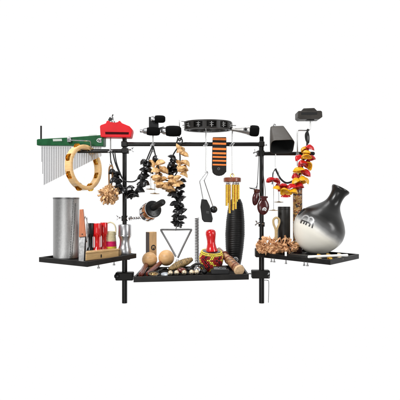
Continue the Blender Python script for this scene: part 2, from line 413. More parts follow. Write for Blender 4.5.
for q in (-1, 1): m.tube([c + V((q * .0045, 0, -.006)), c + V((q * .0045, 0, .004)), c + V((q * .002, 0, .007)), c + V((0, 0, .002))], .0011, PRINTW, 6)
t.part('badge', m, rail)
m = MB(); m.prism([gp(.78, 134.9) + V((0, .01, 0.001)), gp(.9, 134.4) + V((0, .01, 0.001)), gp(.9, 135.6) + V((0, -.002, 0.001)), gp(.78, 136.2) + V((0, -.002, 0.001))], (0, .006, .003), GREYPLATE); t.part('sticker', m, rail)
m = MB(); a = gp(.5, 140.2) + V((0, -.012, 0))
m.box(a + V((0, .004, 0)), (.02, .016, .022), STEEL); m.lathe([(0, 0), (.009, 0), (.009, .006), (0, .006)], a + V((0, -.004, 0)), (0, -1, 0), CHROME, 14)
m.tube([a + V((0, 0, .005)), a + V((0.0, 0, .017))], .004, STEEL, 10)
t.part('clamp', m, bevel=.0015)
b = P(90.6, 141.0, -.04)
m = MB(); m.tube(curve([a + V((0, -.006, -.002)), b + V((-.03, 0, .001)), b + V((-.006, 0, 0)), b + V((0, 0, -.006)), P(90.8, 145, -.03), P(90.8, 150, -.02)], 6), .0024, CHROME, 8); t.part('support_rod', m)
nC = 52
for k in range(nC):
    u = 0.055 + 0.90 * k / (nC - 1); row = 0.020 if k % 2 else 0.024
    top = gp(u, 146.6) + V((0, row, 0)); px = 36.6 + u * 66.6
    yb = 184.4 - (px - 44) * 0.50 if k > 1 else 162 + k * 12
    yy = top.y; r_ = .0021
    bot = V((top.x, top.y, P(px, yb, yy).z))
    m = MB(); m.lathe([(0, 0), (r_, .001), (r_, (top - bot).length)], bot, (0, 0, 1), CHIME, 8)
    m.tube([top, top + V((0, 0, .006))], .0006, BLACKTUBE, 5)
    t.part('chime', m)

# ================================================================== wooden tambourine
def tambourine(t, C, ax, Ro, rad, ax_w, nslots, slotfrac, mfr, mj, jr, phase=0, pairs=2, jname='jingle', framename='frame', ref=None):
    ax = V(ax).normalized(); up = V(ref) if ref else V((0, 0, 1)); u = (up - ax * up.dot(ax)).normalized(); w_ = ax.cross(u)
    Ri = Ro - rad; h = ax_w / 2; m = MB(); n = nslots * 12
    def sect(a, lo, hi):
        d = u * math.cos(a) + w_ * math.sin(a); b_ = .12 * rad
        return [C + d * (Ro - b_) + ax * lo, C + d * Ro + ax * (lo + b_ * .8), C + d * Ro + ax * (hi - b_ * .8), C + d * (Ro - b_) + ax * hi, C + d * (Ri + b_) + ax * hi, C + d * Ri + ax * (hi - b_ * .8), C + d * Ri + ax * (lo + b_ * .8), C + d * (Ri + b_) + ax * lo]
    def seg_(a0, a1, lo, hi, capa, capb):
        st = 4; vs_ = []
        for i in range(st + 1): vs_ += sect(a0 + (a1 - a0) * i / st, lo, hi)
        fs = []
        for i in range(st):
            for k in range(8):
                k2 = (k + 1) % 8; fs.append((i * 8 + k, i * 8 + k2, i * 8 + 8 + k2, i * 8 + 8 + k))
        if capa: fs.append(tuple(reversed(range(8))))
        if capb: fs.append(tuple(st * 8 + k for k in range(8)))
        m.add(vs_, fs, mfr)
    per = 2 * math.pi / nslots; th = ax_w * .2
    for i in range(nslots):
        a0 = phase + i * per; sw = per * slotfrac
        seg_(a0 + sw / 2, a0 + per - sw / 2, -h, h, True, True)
        seg_(a0 - sw / 2, a0 + sw / 2, -h, -h + th, False, False)
        seg_(a0 - sw / 2, a0 + sw / 2, h - th, h, False, False)
    fr = t.part(framename, m, angle=50)
    for i in range(nslots):
        a = phase + i * per; d = u * math.cos(a) + w_ * math.sin(a); c = C + d * (Ro - rad * .42)
        m = MB(); m.tube([c - ax * (h - th * .5), c + ax * (h - th * .5)], .0012, STEEL, 6)
        g = (h - th) * .30
        for q in (-1, 1):
            m.lathe([(.002, -.0022 * q), (jr * .35, -.002 * q), (jr * .42, 0), (jr, .0012 * q), (jr, .002 * q), (jr * .42, .0008 * q), (.002, -.0012 * q)], c + ax * g * q, ax, mj, 20, closed=True)
        t.part(jname, m)
    return fr
C = P(84, 167.6, -.035)
t = Thing('tambourine', 'pale maple ring tambourine with brass jingles hooked over the left side bar', 'tambourine', P(84, 191, -.035))
tax = V((math.sin(R(60)), -math.cos(R(60)), 0.05))
tambourine(t, C, tax, .1120, .020, .036, 8, .44, MAPLE, BRASS, .0200, phase=R(22.5))

# ================================================================== red block
t = Thing('jam_block', 'bright red plastic block with one long slot, above the left post', 'percussion block', P(116, 137, -.03))
Z = lambda x, y: (95 + x / 10, 105 + y / 10)
outl = [(48, 212), (58, 200), (108, 182), (116, 160), (134, 153), (146, 168), (200, 176), (232, 168), (236, 158), (250, 158), (262, 178), (345, 212), (368, 238), (370, 262), (358, 318), (348, 324), (64, 320), (55, 314)]
yb_ = -.045
m = MB(); pts = [P(*Z(a, b), yb_) for a, b in outl]
m.prism(pts, (0, .06, 0), REDPL); body = t.part('body', m, bevel=.004)
m = MB(); m.prism([P(*Z(a, b), yb_ - .0012) for a, b in ((102, 268), (338, 272), (336, 294), (104, 292))], (0, .003, 0), DARKREDIN); t.part('slot', m, body)
m = MB(); a = P(*Z(168, 175), -.02)
m.lathe([(0, -.004), (.017, -.004), (.017, .004), (.010, .010), (.008, .026), (.0045, .028), (.0035, .034), (0, .034)], a, (0, 0, 1), STEEL, 18)
m.box(a + V((-.006, -.008, .014)), (.016, .004, .018), GREYBLK, Matrix.Rotation(.5, 3, 'Y')); m.tube([a + V((0, 0, .024)), a + V((.006, 0, .040))], .0028, BLACKPL, 8)
t.part('clamp_screw', m, angle=30)

# ================================================================== microphones
def micprof(r_, L_, neck):
    return [(0, 0), (neck * .8, 0), (neck, .003), (neck, .30 * L_)]
def foam_head(t, c0, c1, r_, name='foam_head'):
    c0 = V(c0); c1 = V(c1); L_ = (c1 - c0).length; m = MB()
    m.lathe([(0, 0), (r_ * .62, 0), (r_ * .86, L_ * .06), (r_ * .98, L_ * .25), (r_, L_ * .5), (r_ * .97, L_ * .75), (r_ * .86, L_ * .9), (r_ * .55, L_ * .985), (0, L_)], c0, c1 - c0, FOAM, 28)
    return t.part(name, m)
t = Thing('microphone', 'two stubby black foam headed microphones stacked on one black bracket', 'microphone', P(153, 136, -.02))
foam_head(t, P(154.2, 119.0, -.03), P(165.4, 119.2, -.03), .0186)
foam_head(t, P(146.4, 131.2, -.035), P(160.2, 131.6, -.035), .0210)
m = MB(); m.lathe([(0, 0), (.010, 0), (.014, .003), (.0165, .014), (.016, .022), (0, .022)], P(151, 119, -.03), (1, 0, 0), CHROME, 24); t.part('collar', m)
m = MB(); m.lathe([(0, 0), (.007, 0), (.0085, .002), (.0085, .012), (.011, .015), (.015, .022), (.017, .036), (0, .036)], P(140, 131, -.035), (1, .0, 0), CHROME, 24); t.part('collar', m)
m = MB(); m.prism([P(148.8, 116.8, -.02), P(152, 116.8, -.02), P(153.2, 122, -.02), P(158.4, 122.6, -.02), P(158.6, 130, -.02), P(148.8, 130, -.02)], (0, .016, 0), BLACKPL); t.part('bracket', m, bevel=.002)
t = Thing('microphone', 'larger black foam headed microphone with a chrome neck, right of the stacked pair', 'microphone', P(170, 137, -.02))
foam_head(t, P(165.6, 131, -.03), P(181.4, 131.2, -.03), .0268)
m = MB(); m.lathe([(0, 0), (.009, 0), (.010, .003), (.010, .018), (.014, .022), (.018, .030), (.0185, .042), (0, .042)], P(157.6, 131, -.03), (1, 0, 0), CHROME, 24); t.part('collar', m)
m = MB(); m.tube([P(157, 129.4, -.022), P(164, 127.6, -.022)], .006, BLACKPL, 10); t.part('bracket', m)
t = Thing('microphone', 'tapered silver microphone with a round black head, above the right end of the crossbar', 'microphone', P(246, 136, -.03))
ax = (P(258, 131.0, -.04) - P(231, 129, -.03)).normalized(); o0 = P(231.5, 129.2, -.03)
m = MB(); m.lathe([(0, 0), (.008, 0), (.0095, .003), (.0105, .02), (.014, .045), (.0195, .075), (.0235, .086), (.0235, .090), (0, .090)], o0, ax, MICSTEEL, 28); bd = t.part('body', m)
m = MB(); m.lathe([(.006, 0), (.011, 0), (.011, .004), (.006, .004)], o0 + ax * .067 + V((0, -.0185, .0)), (0.15, -1, 0), CHROME, 20, closed=True)
m.lathe([(0, 0), (.006, 0), (.006, .003), (0, .003)], o0 + ax * .067 + V((0, -.018, 0)), (0.15, -1, 0), GREYBLK, 16); t.part('emblem_ring', m, bd)
foam_head(t, o0 + ax * .088, o0 + ax * .137, .0275)

# ================================================================== black jingle ring
t = Thing('tambourine', 'dark grey half open jingle ring lying flat above the crossbar, seen edge on', 'tambourine', P(206, 134, 0))
C = P(207.8, 126.2, 0)
tambourine(t, C, (0.0, -0.06, 1), .119, .014, 0.042, 11, .70, GREYBLK, ROD, .0130, phase=R(8), ref=(0, -1, 0))
m = MB(); m.lathe([(.090, -.020), (.096, -.020), (.096, .020), (.090, .020)], C, (0, -.06, 1), GREYBLK, 48, closed=True); t.part('inner_ring', m)
m = MB(); m.box(C + V((0, 0, -.006)), (.182, .020, .010), GREYBLK); m.box(C + V((-.006, 0, -.014)), (.030, .028, .026), GREYBLK); t.part('crosspiece', m, bevel=.002)
m = MB(); m.tube([P(186, 121.6, -.02), P(181.4, 121.4, -.02)], .002, CHROME, 8); m.tube([P(186, 124.4, -.03), P(182.4, 125.6, -.03)], .002, CHROME, 8)
m.tube([P(228, 125.3, -.02), P(236, 125.6, -.02)], .0025, CHROME, 8); t.part('pin', m)
for dx in (-8, 4, 12):
    m = MB(); m.lathe([(0, 0), (.006, 0), (.005, .007), (0, .007)], P(207 + dx, 130.2, -.105), (0, 0, -1), BLACKPL, 12); t.part('screw', m)

# ================================================================== striped strap clapper over the bar
t = Thing('strap', 'black slab with orange cross stripes folded over the crossbar', 'strap', P(219, 176, -.03))
y0 = -.022
def q2(px, py): return P(px, py, y0)
a_ = R(-1.5)
outl = []
for px, py in [(212.6, 137.8), (226.2, 138.2), (226.4, 150), (226.2, 172)]: outl.append((px, py))
for k in range(1, 8):
    an = math.pi * k / 8; outl.append((219 + 7.0 * math.cos(an), 170.4 + 5.6 * math.sin(an) + 0))
outl.append((211.8, 168)); outl.append((212.2, 150))
m = MB(); m.prism([q2(*p) for p in outl], (0, -.012, 0), BLACKSTRAP); slab = t.part('slab', m, bevel=.002)
m = MB(); m.prism([P(212.8, 137.8, -.021), P(226.0, 138.0, -.021), P(226.2, 152, -.021 + .0), P(212.8, 152, -.021)], (0, .0, 0), BLACKSTRAP) if False else None
m = MB(); m.box(P(219.4, 138.3, 0.0), (.066, .044, .006), BLACKSTRAP); m.box(P(219.4, 147, .022), (.066, .006, .09), BLACKSTRAP); t.part('back_flap', m, bevel=.002)
for k, (a, b) in enumerate([(138.2, 140.6), (143.0, 145.0), (148.2, 150.4), (152.6, 154.6), (156.4, 158.2), (160.2, 161.9), (164.2, 165.8)]):
    m = MB(); m.box((q2(219.3, (a + b) / 2) + V((0, -.0128, 0))), (.0668, .003, (b - a) * .00495), ORANGE, Matrix.Rotation(R(1.5), 3, 'Y')); t.part('stripe', m, slab, bevel=.0008)
m = MB(); m.lathe([(.0035, 0), (.0075, 0), (.0065, .002), (.0035, .002)], q2(218.6, 169) + V((0, -.012, 0)), (0, -1, 0), CHROME, 20, closed=True)
m.lathe([(0, 0), (.0034, 0), (.0034, .001), (0, .001)], q2(218.6, 169) + V((0, -.012, 0)), (0, -1, 0), BLACKPL, 12); t.part('rivet', m, slab)

# ================================================================== vibraslap
t = Thing('vibraslap', 'black clapper block and black ball joined by a bent silver rod', 'vibraslap', P(206, 223, -.02))
m = MB(); m.tube(curve([P(203.2, 200, -.02), P(200.6, 186, -.02), P(199.8, 181.6, -.02), P(201.4, 178.6, -.02), P(206.6, 172.2, -.02), P(207.6, 173.6, -.02), P(204.6, 179.6, -.02), P(205, 183, -.02), P(212.8, 206.2, -.03)], 7), .0021, TRISTEEL, 8); t.part('rod', m)
m = MB(); m.sphere(P(213.8, 209.4, -.03), .0178, BLACKPL, 24, 16); t.part('ball', m)
m = MB(); m.prism([P(201.4, 199.0, -.045), P(206.8, 199.6, -.045), P(210, 206, -.045), P(212.8, 218.6, -.045), P(212, 222.4, -.045), P(204, 222, -.045), P(202, 219.4, -.045), P(200.4, 207, -.045)], (0, .04, 0), BLACKPL); bk = t.part('block', m, bevel=.004)
m = MB()
for k in range(2): m.tube([P(206.2, 211.4 + k * 1.3, -.0462), P(209.0, 211.8 + k * 1.3, -.0462)], .0009, SILVERPRINT, 6)
t.part('marking', m, bk)

# ================================================================== brass tube wind chime
t = Thing('wind_chime', 'cluster of gold tubes hanging from a red brown wooden disc', 'wind chime', P(232, 213, -.03))
m = MB(); m.lathe([(0, 0), (.040, 0), (.043, .003), (.043, .019), (.040, .022), (0, .022)], P(232.3, 182.2, -.03), (0, 0, 1), DISCWOOD, 40); t.part('disc', m)
m = MB(); m.tube(ring(P(232.2, 175.6, -.03), .0088, (0, 1, 0), 20), .0019, BRASS, 8, closed=True); t.part('ring', m)
for px, yb, dy in ((226.7, 205.8, .0), (229.6, 213.2, -.025), (232.9, 210.2, -.034), (235.6, 209, -.022), (238.4, 199.4, .0), (228.2, 203, .028), (233.6, 204, .034), (236.8, 201.6, .022)):
    y = -.03 + dy; a = P(px, 184.6, y); b = P(px, yb, y)
    m = MB(); m.lathe([(.0045, .0), (.0057, 0), (.0057, (a - b).length), (.0045, (a - b).length)], b, (0, 0, 1), GOLD, 16, closed=True); tb = t.part('tube', m)
    m = MB(); m.sphere(P(px, 183.6, y), .0045, CHROME, 10, 8); m.tube([P(px, 182, y), P(px, 186, y)], .0008, WHITEPL, 5); t.part('bead', m, tb)

# ================================================================== black guiro
gx = P(233.9, 270, .12); s_ = s(.12)
t = Thing('guiro', 'tall black ridged guiro standing at the right back of the middle tray', 'guiro', V((gx.x, .12, zfc(gx.x))))
H = (P(0, 196.5, .12).z - zfc(gx.x)); prof = []
for k in range(241):
    u = k / 240
    keys = [(0, 4.8), (.05, 6.2), (.16, 7.8), (.30, 9.0), (.48, 9.8), (.66, 9.3), (.80, 8.2), (.90, 6.8), (.965, 4.6), (1, .5)]
    for (u0, r0), (u1, r1) in zip(keys, keys[1:]):
        if u0 <= u <= u1: rr = r0 + (r1 - r0) * ((u - u0) / (u1 - u0)); break
    r_ = rr * s_
    if .17 < u < .9: r_ -= .0017 * (0.5 + 0.5 * math.cos(2 * math.pi * (u - .17) * 40)) ** 2
    prof.append((r_, u * H))
prof[0] = (prof[1][0], 0); prof = [(0, 0)] + prof
m = MB(); m.lathe(prof, t.base, (0.03, 0, 1), RUBBER, 40); bd = t.part('body', m, angle=60)
m = MB(); c = P(235.6, 259.4, .12 - .038)
m.lathe([(0, 0), (.0135, 0), (.0135, .002), (0, .002)], c, (0.05, -1, -.25), PRINTW, 24); m.lathe([(0, 0), (.0095, 0), (.0095, .001), (0, .001)], c + V((0, -.002, -.0005)), (0.05, -1, -.25), PRINTK, 24)
for q in (-1, 1): m.tube([c + V((q * .005, -.004, -.004)), c + V((q * .005, -.0035, .003)), c + V((q * .0025, -.0035, .005)), c + V((0, -.0035, .001))], .0010, PRINTW, 6)
t.part('sticker', m, bd)

# ================================================================== spring
c = P(196.9, 270, .10)
t = Thing('coil_spring', 'upright silver coil spring standing beside the triangle', 'spring', V((c.x, .1, zfc(c.x))))
zt = P(0, 218, .1).z; z0 = t.base.z + .003; turns = 34; n = turns * 14; pts = []
for k in range(n + 1):
    a = 2 * math.pi * k / 14; pts.append(V((c.x + .0098 * math.cos(a), .1 + .0098 * math.sin(a), z0 + (zt - z0) * k / n)))
m = MB(); m.tube(pts, .0020, TRISTEEL, 7); t.part('coil', m)

# ================================================================== triangle
t = Thing('triangle', 'open steel triangle hanging point down over the middle tray', 'triangle', P(177.5, 258, .01))
y = .01
pts = curve([P(175.9, 256.6, y), P(169, 244.0, y), P(162.2, 232.4, y), P(161.2, 230.4, y), P(162.4, 229.6, y), P(176, 229.6, y), P(189.8, 229.4, y), P(191.2, 230.2, y), P(190.2, 232.2, y), P(184, 244.6, y), P(177.8, 257.8, y)], 6)
m = MB(); m.tube(pts, .0045, TRISTEEL, 12); t.part('bar', m)
m = MB(); m.tube(curve([P(177, 225, y), P(176, 228, y - .006), P(175.8, 230.6, y), P(176.4, 228, y + .006), P(177, 225, y)], 5), .0010, CORD, 6); t.part('cord', m)

# ================================================================== shells on cords
def shell_mesh(name, mt, seed, w_=.0212, h=.0195, d=.0165):
    rnd = random.Random(seed); m = MB(); seg = 22; rings = 8
    vo = []; vi = []
    ph = rnd.uniform(0, 6)
    for i in range(rings + 1):
        th = (math.pi / 2) * i / rings
        for k in range(seg):
            a = 2 * math.pi * k / seg
            bul = 1 + .13 * math.cos(3 * a + ph) + .05 * math.cos(2 * a - ph)
            rr = (.7 * math.sin(th) ** .8 + .3 * (i / rings) ** .85) * bul; flare = 1 + .10 * (i / rings) ** 4
            zz = math.cos(th) * (1 + .08 * math.cos(a + ph)) - .12 * (i / rings) ** 3 * (math.cos(2 * a + ph) + 1) * .6
            vo.append(V((w_ * rr * flare * math.cos(a), d * rr * flare * math.sin(a), h * zz)))
            vi.append(V((w_ * .86 * rr * flare * math.cos(a), d * .86 * rr * flare * math.sin(a), h * (zz * .86 if i < rings else zz + .0))))
    n = len(vo); fs = []
    for i in range(rings):
        for k in range(seg):
            k2 = (k + 1) % seg; a, b, c_, d_ = i * seg + k, (i + 1) * seg + k, (i + 1) * seg + k2, i * seg + k2
            fs.append((a, b, c_, d_)); fs.append((n + d_, n + c_, n + b, n + a))
    for k in range(seg):
        k2 = (k + 1) % seg; a, b = rings * seg + k, rings * seg + k2
        fs.append((a, n + a, n + b, b))
    m.add(vo + vi, fs, mt); return m.mesh(name, (0, 0, 0), 70)
SM = {k: [shell_mesh('shell', mt, i + j * 7) for i in range(4)] for j, (k, mt) in enumerate((('k', SHELLBLK), ('t', SHELLTAN), ('r', SHELLRED), ('y', SHELLYEL)))}
rs = random.Random(11)
def shells(t, items, tilt=28, size=1.0, label=None):
    for it in items:
        px, py, kind = it[:3]; yy = it[3] if len(it) > 3 else rs.uniform(-.045, .0); sc_ = (it[4] if len(it) > 4 else 1) * size * rs.uniform(.88, 1.12)
        roll = R(it[5]) if len(it) > 5 else R(rs.uniform(-tilt, tilt))
        t.inst('shell', rs.choice(SM[kind]), P(px, py + 2.0, yy), (R(rs.uniform(-35, 18)), roll, rs.uniform(0, .9)), (sc_ * rs.uniform(.9, 1.1), sc_, sc_ * rs.uniform(.82, 1.12)))
    for a_, b_ in zip(items, items[1:]):
        if (a_[2] == b_[2] or a_[2] in 'ry') and math.hypot(a_[0] - b_[0], a_[1] - b_[1]) < 10.5:
          for _ in range(2 if a_[2] == 'k' else 1):
            q = rs.uniform(.62, .85) * size
            t.inst('shell', rs.choice(SM[a_[2]]), P((a_[0] + b_[0]) / 2 + rs.uniform(-1.5, 1.5), (a_[1] + b_[1]) / 2 + 2.4 + rs.uniform(-1, 1), -.018 + rs.uniform(-.01, .012)), (R(rs.uniform(-40, 40)), R(rs.uniform(-60, 60)), rs.uniform(0, 3)), (q,) * 3)

t = Thing('shell_rattle', 'black shell garland slung in a curve in front of the left post', 'shell rattle', P(130, 194, -.03), group='shell garlands')
y = -.03
cp = [P(112.5, 151, y), P(115, 162, y), P(119, 172, y), P(123.5, 180, y), P(130, 181.8, y), P(136, 180.5, y), P(141, 174, y), P(145, 164, y), P(149, 154, y), P(152.6, 145.8, y)]
m = MB(); m.tube(curve(cp, 6), .0032, CORD, 8); m.tube(curve([P(114.6, 151, y - .004), P(116.6, 163, y - .004), P(121, 175, y - .004), P(124, 181, y - .004)], 6), .0028, CORD, 8)
m.tube(curve([P(110, 150.5, y), P(110.8, 160, y), P(113, 168, y)], 6), .0024, CORD, 8)
m.tube(curve([P(153.4, 146.5, y), P(151.2, 153, y), P(148.4, 160, y)], 6), .0028, CORD, 8); t.part('cord', m)
shells(t, [(112, 171, 'k', -.05, 1.0), (116.8, 172.4, 'k', -.03, .8), (113.6, 178.6, 'k', -.05), (118.6, 179.2, 'k', -.06), (118.6, 185.2, 'k', -.06), (123.6, 190.6, 'k', -.06, 1.1), (127.4, 188, 'k', -.04), (130.8, 187.0, 'k', -.07, 1.05),
           (134, 192.8, 'k', -.05, 1.1), (130.6, 193.6, 'k', -.04), (139.4, 189.6, 'k', -.06, 1.15), (140, 183.2, 'k', -.04), (144.8, 182.4, 'k', -.06, 1.05), (141.6, 176.0, 'k', -.06, 1.2, -6), (146, 174.4, 'k', -.04, .9), (143.6, 168.8, 'k', -.05), (148, 169.4, 'k', -.05, 1.1),
           (144, 160.6, 'k', -.05, 1.0), (148.4, 162.4, 'k', -.04, .9), (155.4, 156.4, 'k', -.05, .8, -60), (156.6, 160.6, 'k', -.04, .9, -40)])

t = Thing('shell_rattle', 'light tan shell garland hanging in a loop from the crossbar right of the left post', 'shell rattle', P(167, 192, -.04), group='shell garlands')
cp = [P(153.2, 146, y), P(155.6, 156, y), P(158, 166, y), P(161, 176, y), P(167, 180.5, y), P(173, 178, y), P(178, 170, y), P(180, 160, y), P(179.6, 150, y), P(179.6, 143, y)]
m = MB(); m.tube(curve(cp, 6), .0032, CORD, 8)
m.tube(curve([P(177, 140, y), P(181, 138.4, y), P(182.2, 142, y), P(178.6, 145.6, y), P(176.4, 144, y), P(178, 139, y)], 5), .0034, CORD, 8)
m.tube(curve([P(177.4, 137.4, y), P(179.6, 141, y), P(181.6, 137, y)], 5), .003, CORD, 8); t.part('cord', m)
shells(t, [(151.6, 162.2, 't', -.05, .9, 60), (160.8, 161.6, 't', -.06, 1.05, -15), (155.2, 169.6, 't', -.06), (163.6, 169.4, 't', -.06, 1.05, 25), (156.8, 176.6, 't', -.07, 1.1), (163.6, 177.8, 't', -.05), (153.8, 176.2, 't', -.05, .8), (160.4, 183.8, 't', -.06, 1.15, -14), (166, 183.6, 't', -.05, .95),
           (165.4, 186.8, 't', -.07, 1.1), (171.2, 188.8, 't', -.06, 1.0, 12), (172.4, 181.2, 't', -.06, 1.1), (176.2, 184.2, 't', -.06), (179.6, 182.6, 't', -.05, 1.0), (177.4, 176.4, 't', -.07, 1.05), (171, 175.8, 't', -.05, .8), (183.4, 173.4, 't', -.05, .95), (182, 167.6, 't', -.07, 1.1, -10),
           (178.0, 161.2, 't', -.05, .8, 60), (185.2, 161.8, 't', -.06, 1.15, 25), (183.4, 168.2, 't', -.04), (180, 149.8, 't', -.06, .85, -20), (184.2, 153.2, 't', -.06, 1.0, 22), (179.6, 143.8, 't', -.05, 1.0, -150)], tilt=22)

t = Thing('shell_rattle', 'black shell strand hanging straight down to the top edge of the triangle', 'shell rattle', P(177.5, 229, -.02), group='shell garlands')
y = -.012
m = MB(); m.tube(curve([P(179, 146, y), P(173.6, 154, y), P(171, 162, y), P(173, 175, y), P(177.6, 188, y), P(178, 205, y), P(177, 227, y)], 8), .0034, CORD, 8); t.part('cord', m)
shells(t, [(171.4, 156.4, 'k', -.03, .95, 35), (174.6, 159.8, 'k', -.01, .9), (170.2, 164.6, 'k', -.03, 1.0, -50), (173.4, 168.4, 'k', -.02, 1.1), (169.0, 171.4, 'k', -.03, .8), (175.4, 165.6, 'k', 0, .9), (183.2, 179.6, 'k', -.02, .8),
           (179.2, 188.0, 'k', -.05, 1.1, -30), (181.8, 191.6, 'k', -.03, .9, -60), (172.8, 194.2, 'k', -.05, 1.15, 8), (178.0, 196, 'k', -.03, 1.0), (182.2, 197.4, 'k', -.04, .9, -35), (174.6, 203.0, 'k', -.05, 1.2, -4), (180.4, 203.8, 'k', -.03, 1.0, 20), (184.2, 209.4, 'k', -.04, .9, -40), (176.2, 209.4, 'k', -.04, .9), (180.0, 211.2, 'k', -.04),
           (174, 215.4, 'k', -.05, .95, 25), (179.6, 216.8, 'k', -.04, 1.0), (183, 215.6, 'k', -.03, .75), (173.8, 221.8, 'k', -.05, .9, 28), (180.6, 222.6, 'k', -.04, .9, -20), (177, 223.8, 'k', -.04, .85)], size=.95)

t = Thing('shell_rattle', 'red and yellow shell garland hanging below the right block down to the right side bar', 'shell rattle', P(292, 194, -.03), group='shell garlands')
y = -.025
cp = [P(308, 129, y), P(307, 136, y), P(307, 146, y), P(304, 158, y), P(302, 168, y), P(298.6, 176, y), P(292, 181.4, y), P(286, 182.8, y), P(280.6, 178.8, y), P(277.4, 173, y), P(275.4, 168.6, y)]
m = MB(); m.tube(curve(cp, 6), .0046, CORD, 8)
m.tube(curve([P(308.6, 130, y), P(305.6, 134, y), P(306, 140, y), P(308.4, 143, y), P(308.8, 136, y), P(307, 129.6, y)], 6), .0034, CORD, 8)
m.tube(curve([P(275.4, 169, y), P(273, 173, y), P(272.6, 178, y), P(272.2, 184.4, y)], 6), .0024, CORD, 8); t.part('cord', m)
shells(t, [(309.6, 146.6, 'r', -.05, 1.05, 12), (304.6, 148.2, 'y', -.04, .9, -30), (306.8, 151.2, 'y', -.06, .9), (306.4, 155, 'y', -.06, 1.15, 5), (298.6, 156.2, 'r', -.04, .9, -40), (311, 157, 'r', -.02, 1.0), (302.4, 163.0, 'r', -.06, 1.15, -12), (308.8, 163.6, 'y', -.05, 1.0, 60),
           (299.6, 169.2, 'y', -.06, 1.15), (305.6, 172.2, 'r', -.05, 1.15, 30), (295.2, 174.8, 'r', -.03, .9, -30), (302.6, 177.6, 'y', -.05, .9), (304.8, 179.0, 'y', -.04, .9, 40), (296.8, 180.2, 'y', -.06, 1.05), (299.6, 184.8, 'r', -.05, 1.1, 4), (292, 185.2, 'r', -.06, 1.0), (283.8, 184.6, 'r', -.05, 1.0, 6),
           (285.4, 190.6, 'y', -.07, 1.15), (293.6, 190.4, 'y', -.06, 1.0, 14), (277.0, 187.0, 'y', -.06, 1.0, 10), (285.8, 194.2, 'r', -.04, 1.0), (270.8, 178.8, 'r', -.05, 1.1, -14), (276.4, 179.2, 'r', -.05, .9, 25), (281, 188.2, 'r', -.03, .8)], tilt=18, size=1.02)

# cord-hung little brass cymbals
def cymbals(label, top, discs, g):
    t = Thing('cymbal_pair', label, 'cymbals', P(discs[0][0], discs[0][1] + 1, -.03), group=g)
    for px, py, w_ in discs:
        y = -.035; c = P(px, py, y)
        m = MB(); m.lathe([(.001, .0030), (.006, .0028), (.008, .0012), (w_ * .00485, -.0008), (w_ * .00485, -.0016), (.008, .0002), (.006, .0016), (.001, .0018)], c, (0.02, 0.08, 1), BRASSOLD, 28, closed=True); d = t.part('cymbal', m)
        m = MB(); m.tube([P(px + top[2], top[1], y), c], .0011, STEEL, 6); t.part('wire', m)
cymbals('two small dull brass cymbals on thin wires beneath the tan shells', (153, 160, 0), [(150.8, 189.0, 4.8), (154.8, 193.4, 4.9)], 'little hanging cymbals')
cymbals('two small dull brass cymbals on thin wires beneath the red and yellow shells', (275, 171, 0), [(273.6, 210.2, 4.9), (278.8, 201.9, 4.7)], 'little hanging cymbals')

# ================================================================== bunches of dried pods
def pod_mesh(seed, mt, L_=.022, W=.0095):
    rnd = random.Random(seed); m = MB(); n = 9; k_ = 7; fold = rnd.uniform(.3, .8); vo = []; 
    for side in (0, 1):
        for i in range(n):
            u = i / (n - 1); wv = W * (math.sin(math.pi * (u * .80 + .14)) ** .38) * (1 + .12 * math.sin(7 * u + seed))
            for k in range(k_):
                v = (k / (k_ - 1)) * 2 - 1
                ang = v * fold * 1.5
                x = math.sin(ang) * wv; zc = (1 - math.cos(ang)) * wv * 1.1
                zc += (.0035 * math.sin(u * 4 + seed) + .0014 * math.sin(9 * u + 5 * v))
                th = .0012 if side else 0
                vo.append(V((x * (1 - .09 * side), (u - .1) * L_ * 1.15, zc + th)))
    N1 = n * k_; fs = []
    for i in range(n - 1):
        for k in range(k_ - 1):
            a, b, c_, d_ = i * k_ + k, i * k_ + k + 1, (i + 1) * k_ + k + 1, (i + 1) * k_ + k
            fs += [(d_, c_, b, a), (N1 + a, N1 + b, N1 + c_, N1 + d_)]
    for i in range(n - 1):
        for k in (0, k_ - 1):
            a, d_ = i * k_ + k, (i + 1) * k_ + k
            fs.append((a, N1 + a, N1 + d_, d_) if k == 0 else (d_, N1 + d_, N1 + a, a))
    for k in range(k_ - 1):
        fs.append((k + 1, N1 + k + 1, N1 + k, k)); q = (n - 1) * k_; fs.append((q + k, N1 + q + k, N1 + q + k + 1, q + k + 1))
    m.add(vo, fs, mt); return m.mesh('seed_pod', (0, 0, 0), 60)
PT = [pod_mesh(i, NUT, .020, .0090) for i in range(5)]; PO = [pod_mesh(i + 5, NUTORANGE, .024, .0115) for i in range(5)]
def bunch(t, c, rad, n, meshes, seed, sc_=1.0, zmin=None):
    rnd = random.Random(seed)
    for i in range(n):
        zz = 1 - 2 * (i + .5) / n; a = i * 2.39996 + rnd.uniform(-.3, .3); q = math.sqrt(1 - zz * zz)
        d = V((q * math.cos(a), q * math.sin(a), zz)); f = rnd.uniform(.60, .86)
        p = V(c) + V((d.x * rad[0], d.y * rad[1], d.z * rad[2])) * f
        if zmin is not None: p.z = max(p.z, zmin)
        e = (d + V((rnd.uniform(-1, 1), rnd.uniform(-1, 1), rnd.uniform(-1, 1))) * .95).normalized()
        if zmin is not None and p.z < zmin + .02 and e.z < 0: e.z = .1
        rot = (e.to_track_quat('Y', 'Z').to_matrix() @ Matrix.Rotation(rnd.uniform(0, 6.28), 3, 'Y')).to_euler()
        t.inst('seed_pod', rnd.choice(meshes), p, rot, (sc_ * rnd.uniform(.8, 1.15),) * 3)
t = Thing('seed_rattle', 'bunch of pale dried seed pods hanging on a brown strap left of the left post', 'seed rattle', P(109, 204, -.05), group='seed pod bunches')
bunch(t, P(109.4, 194.6, -.045), (.050, .038, .041), 96, PT, 3, 1.05)
m = MB(); m.sphere(P(109.4, 194.5, -.045), .026, NUT, 16, 10, (1.1, .8, .8)); t.part('core', m)
y = -.04
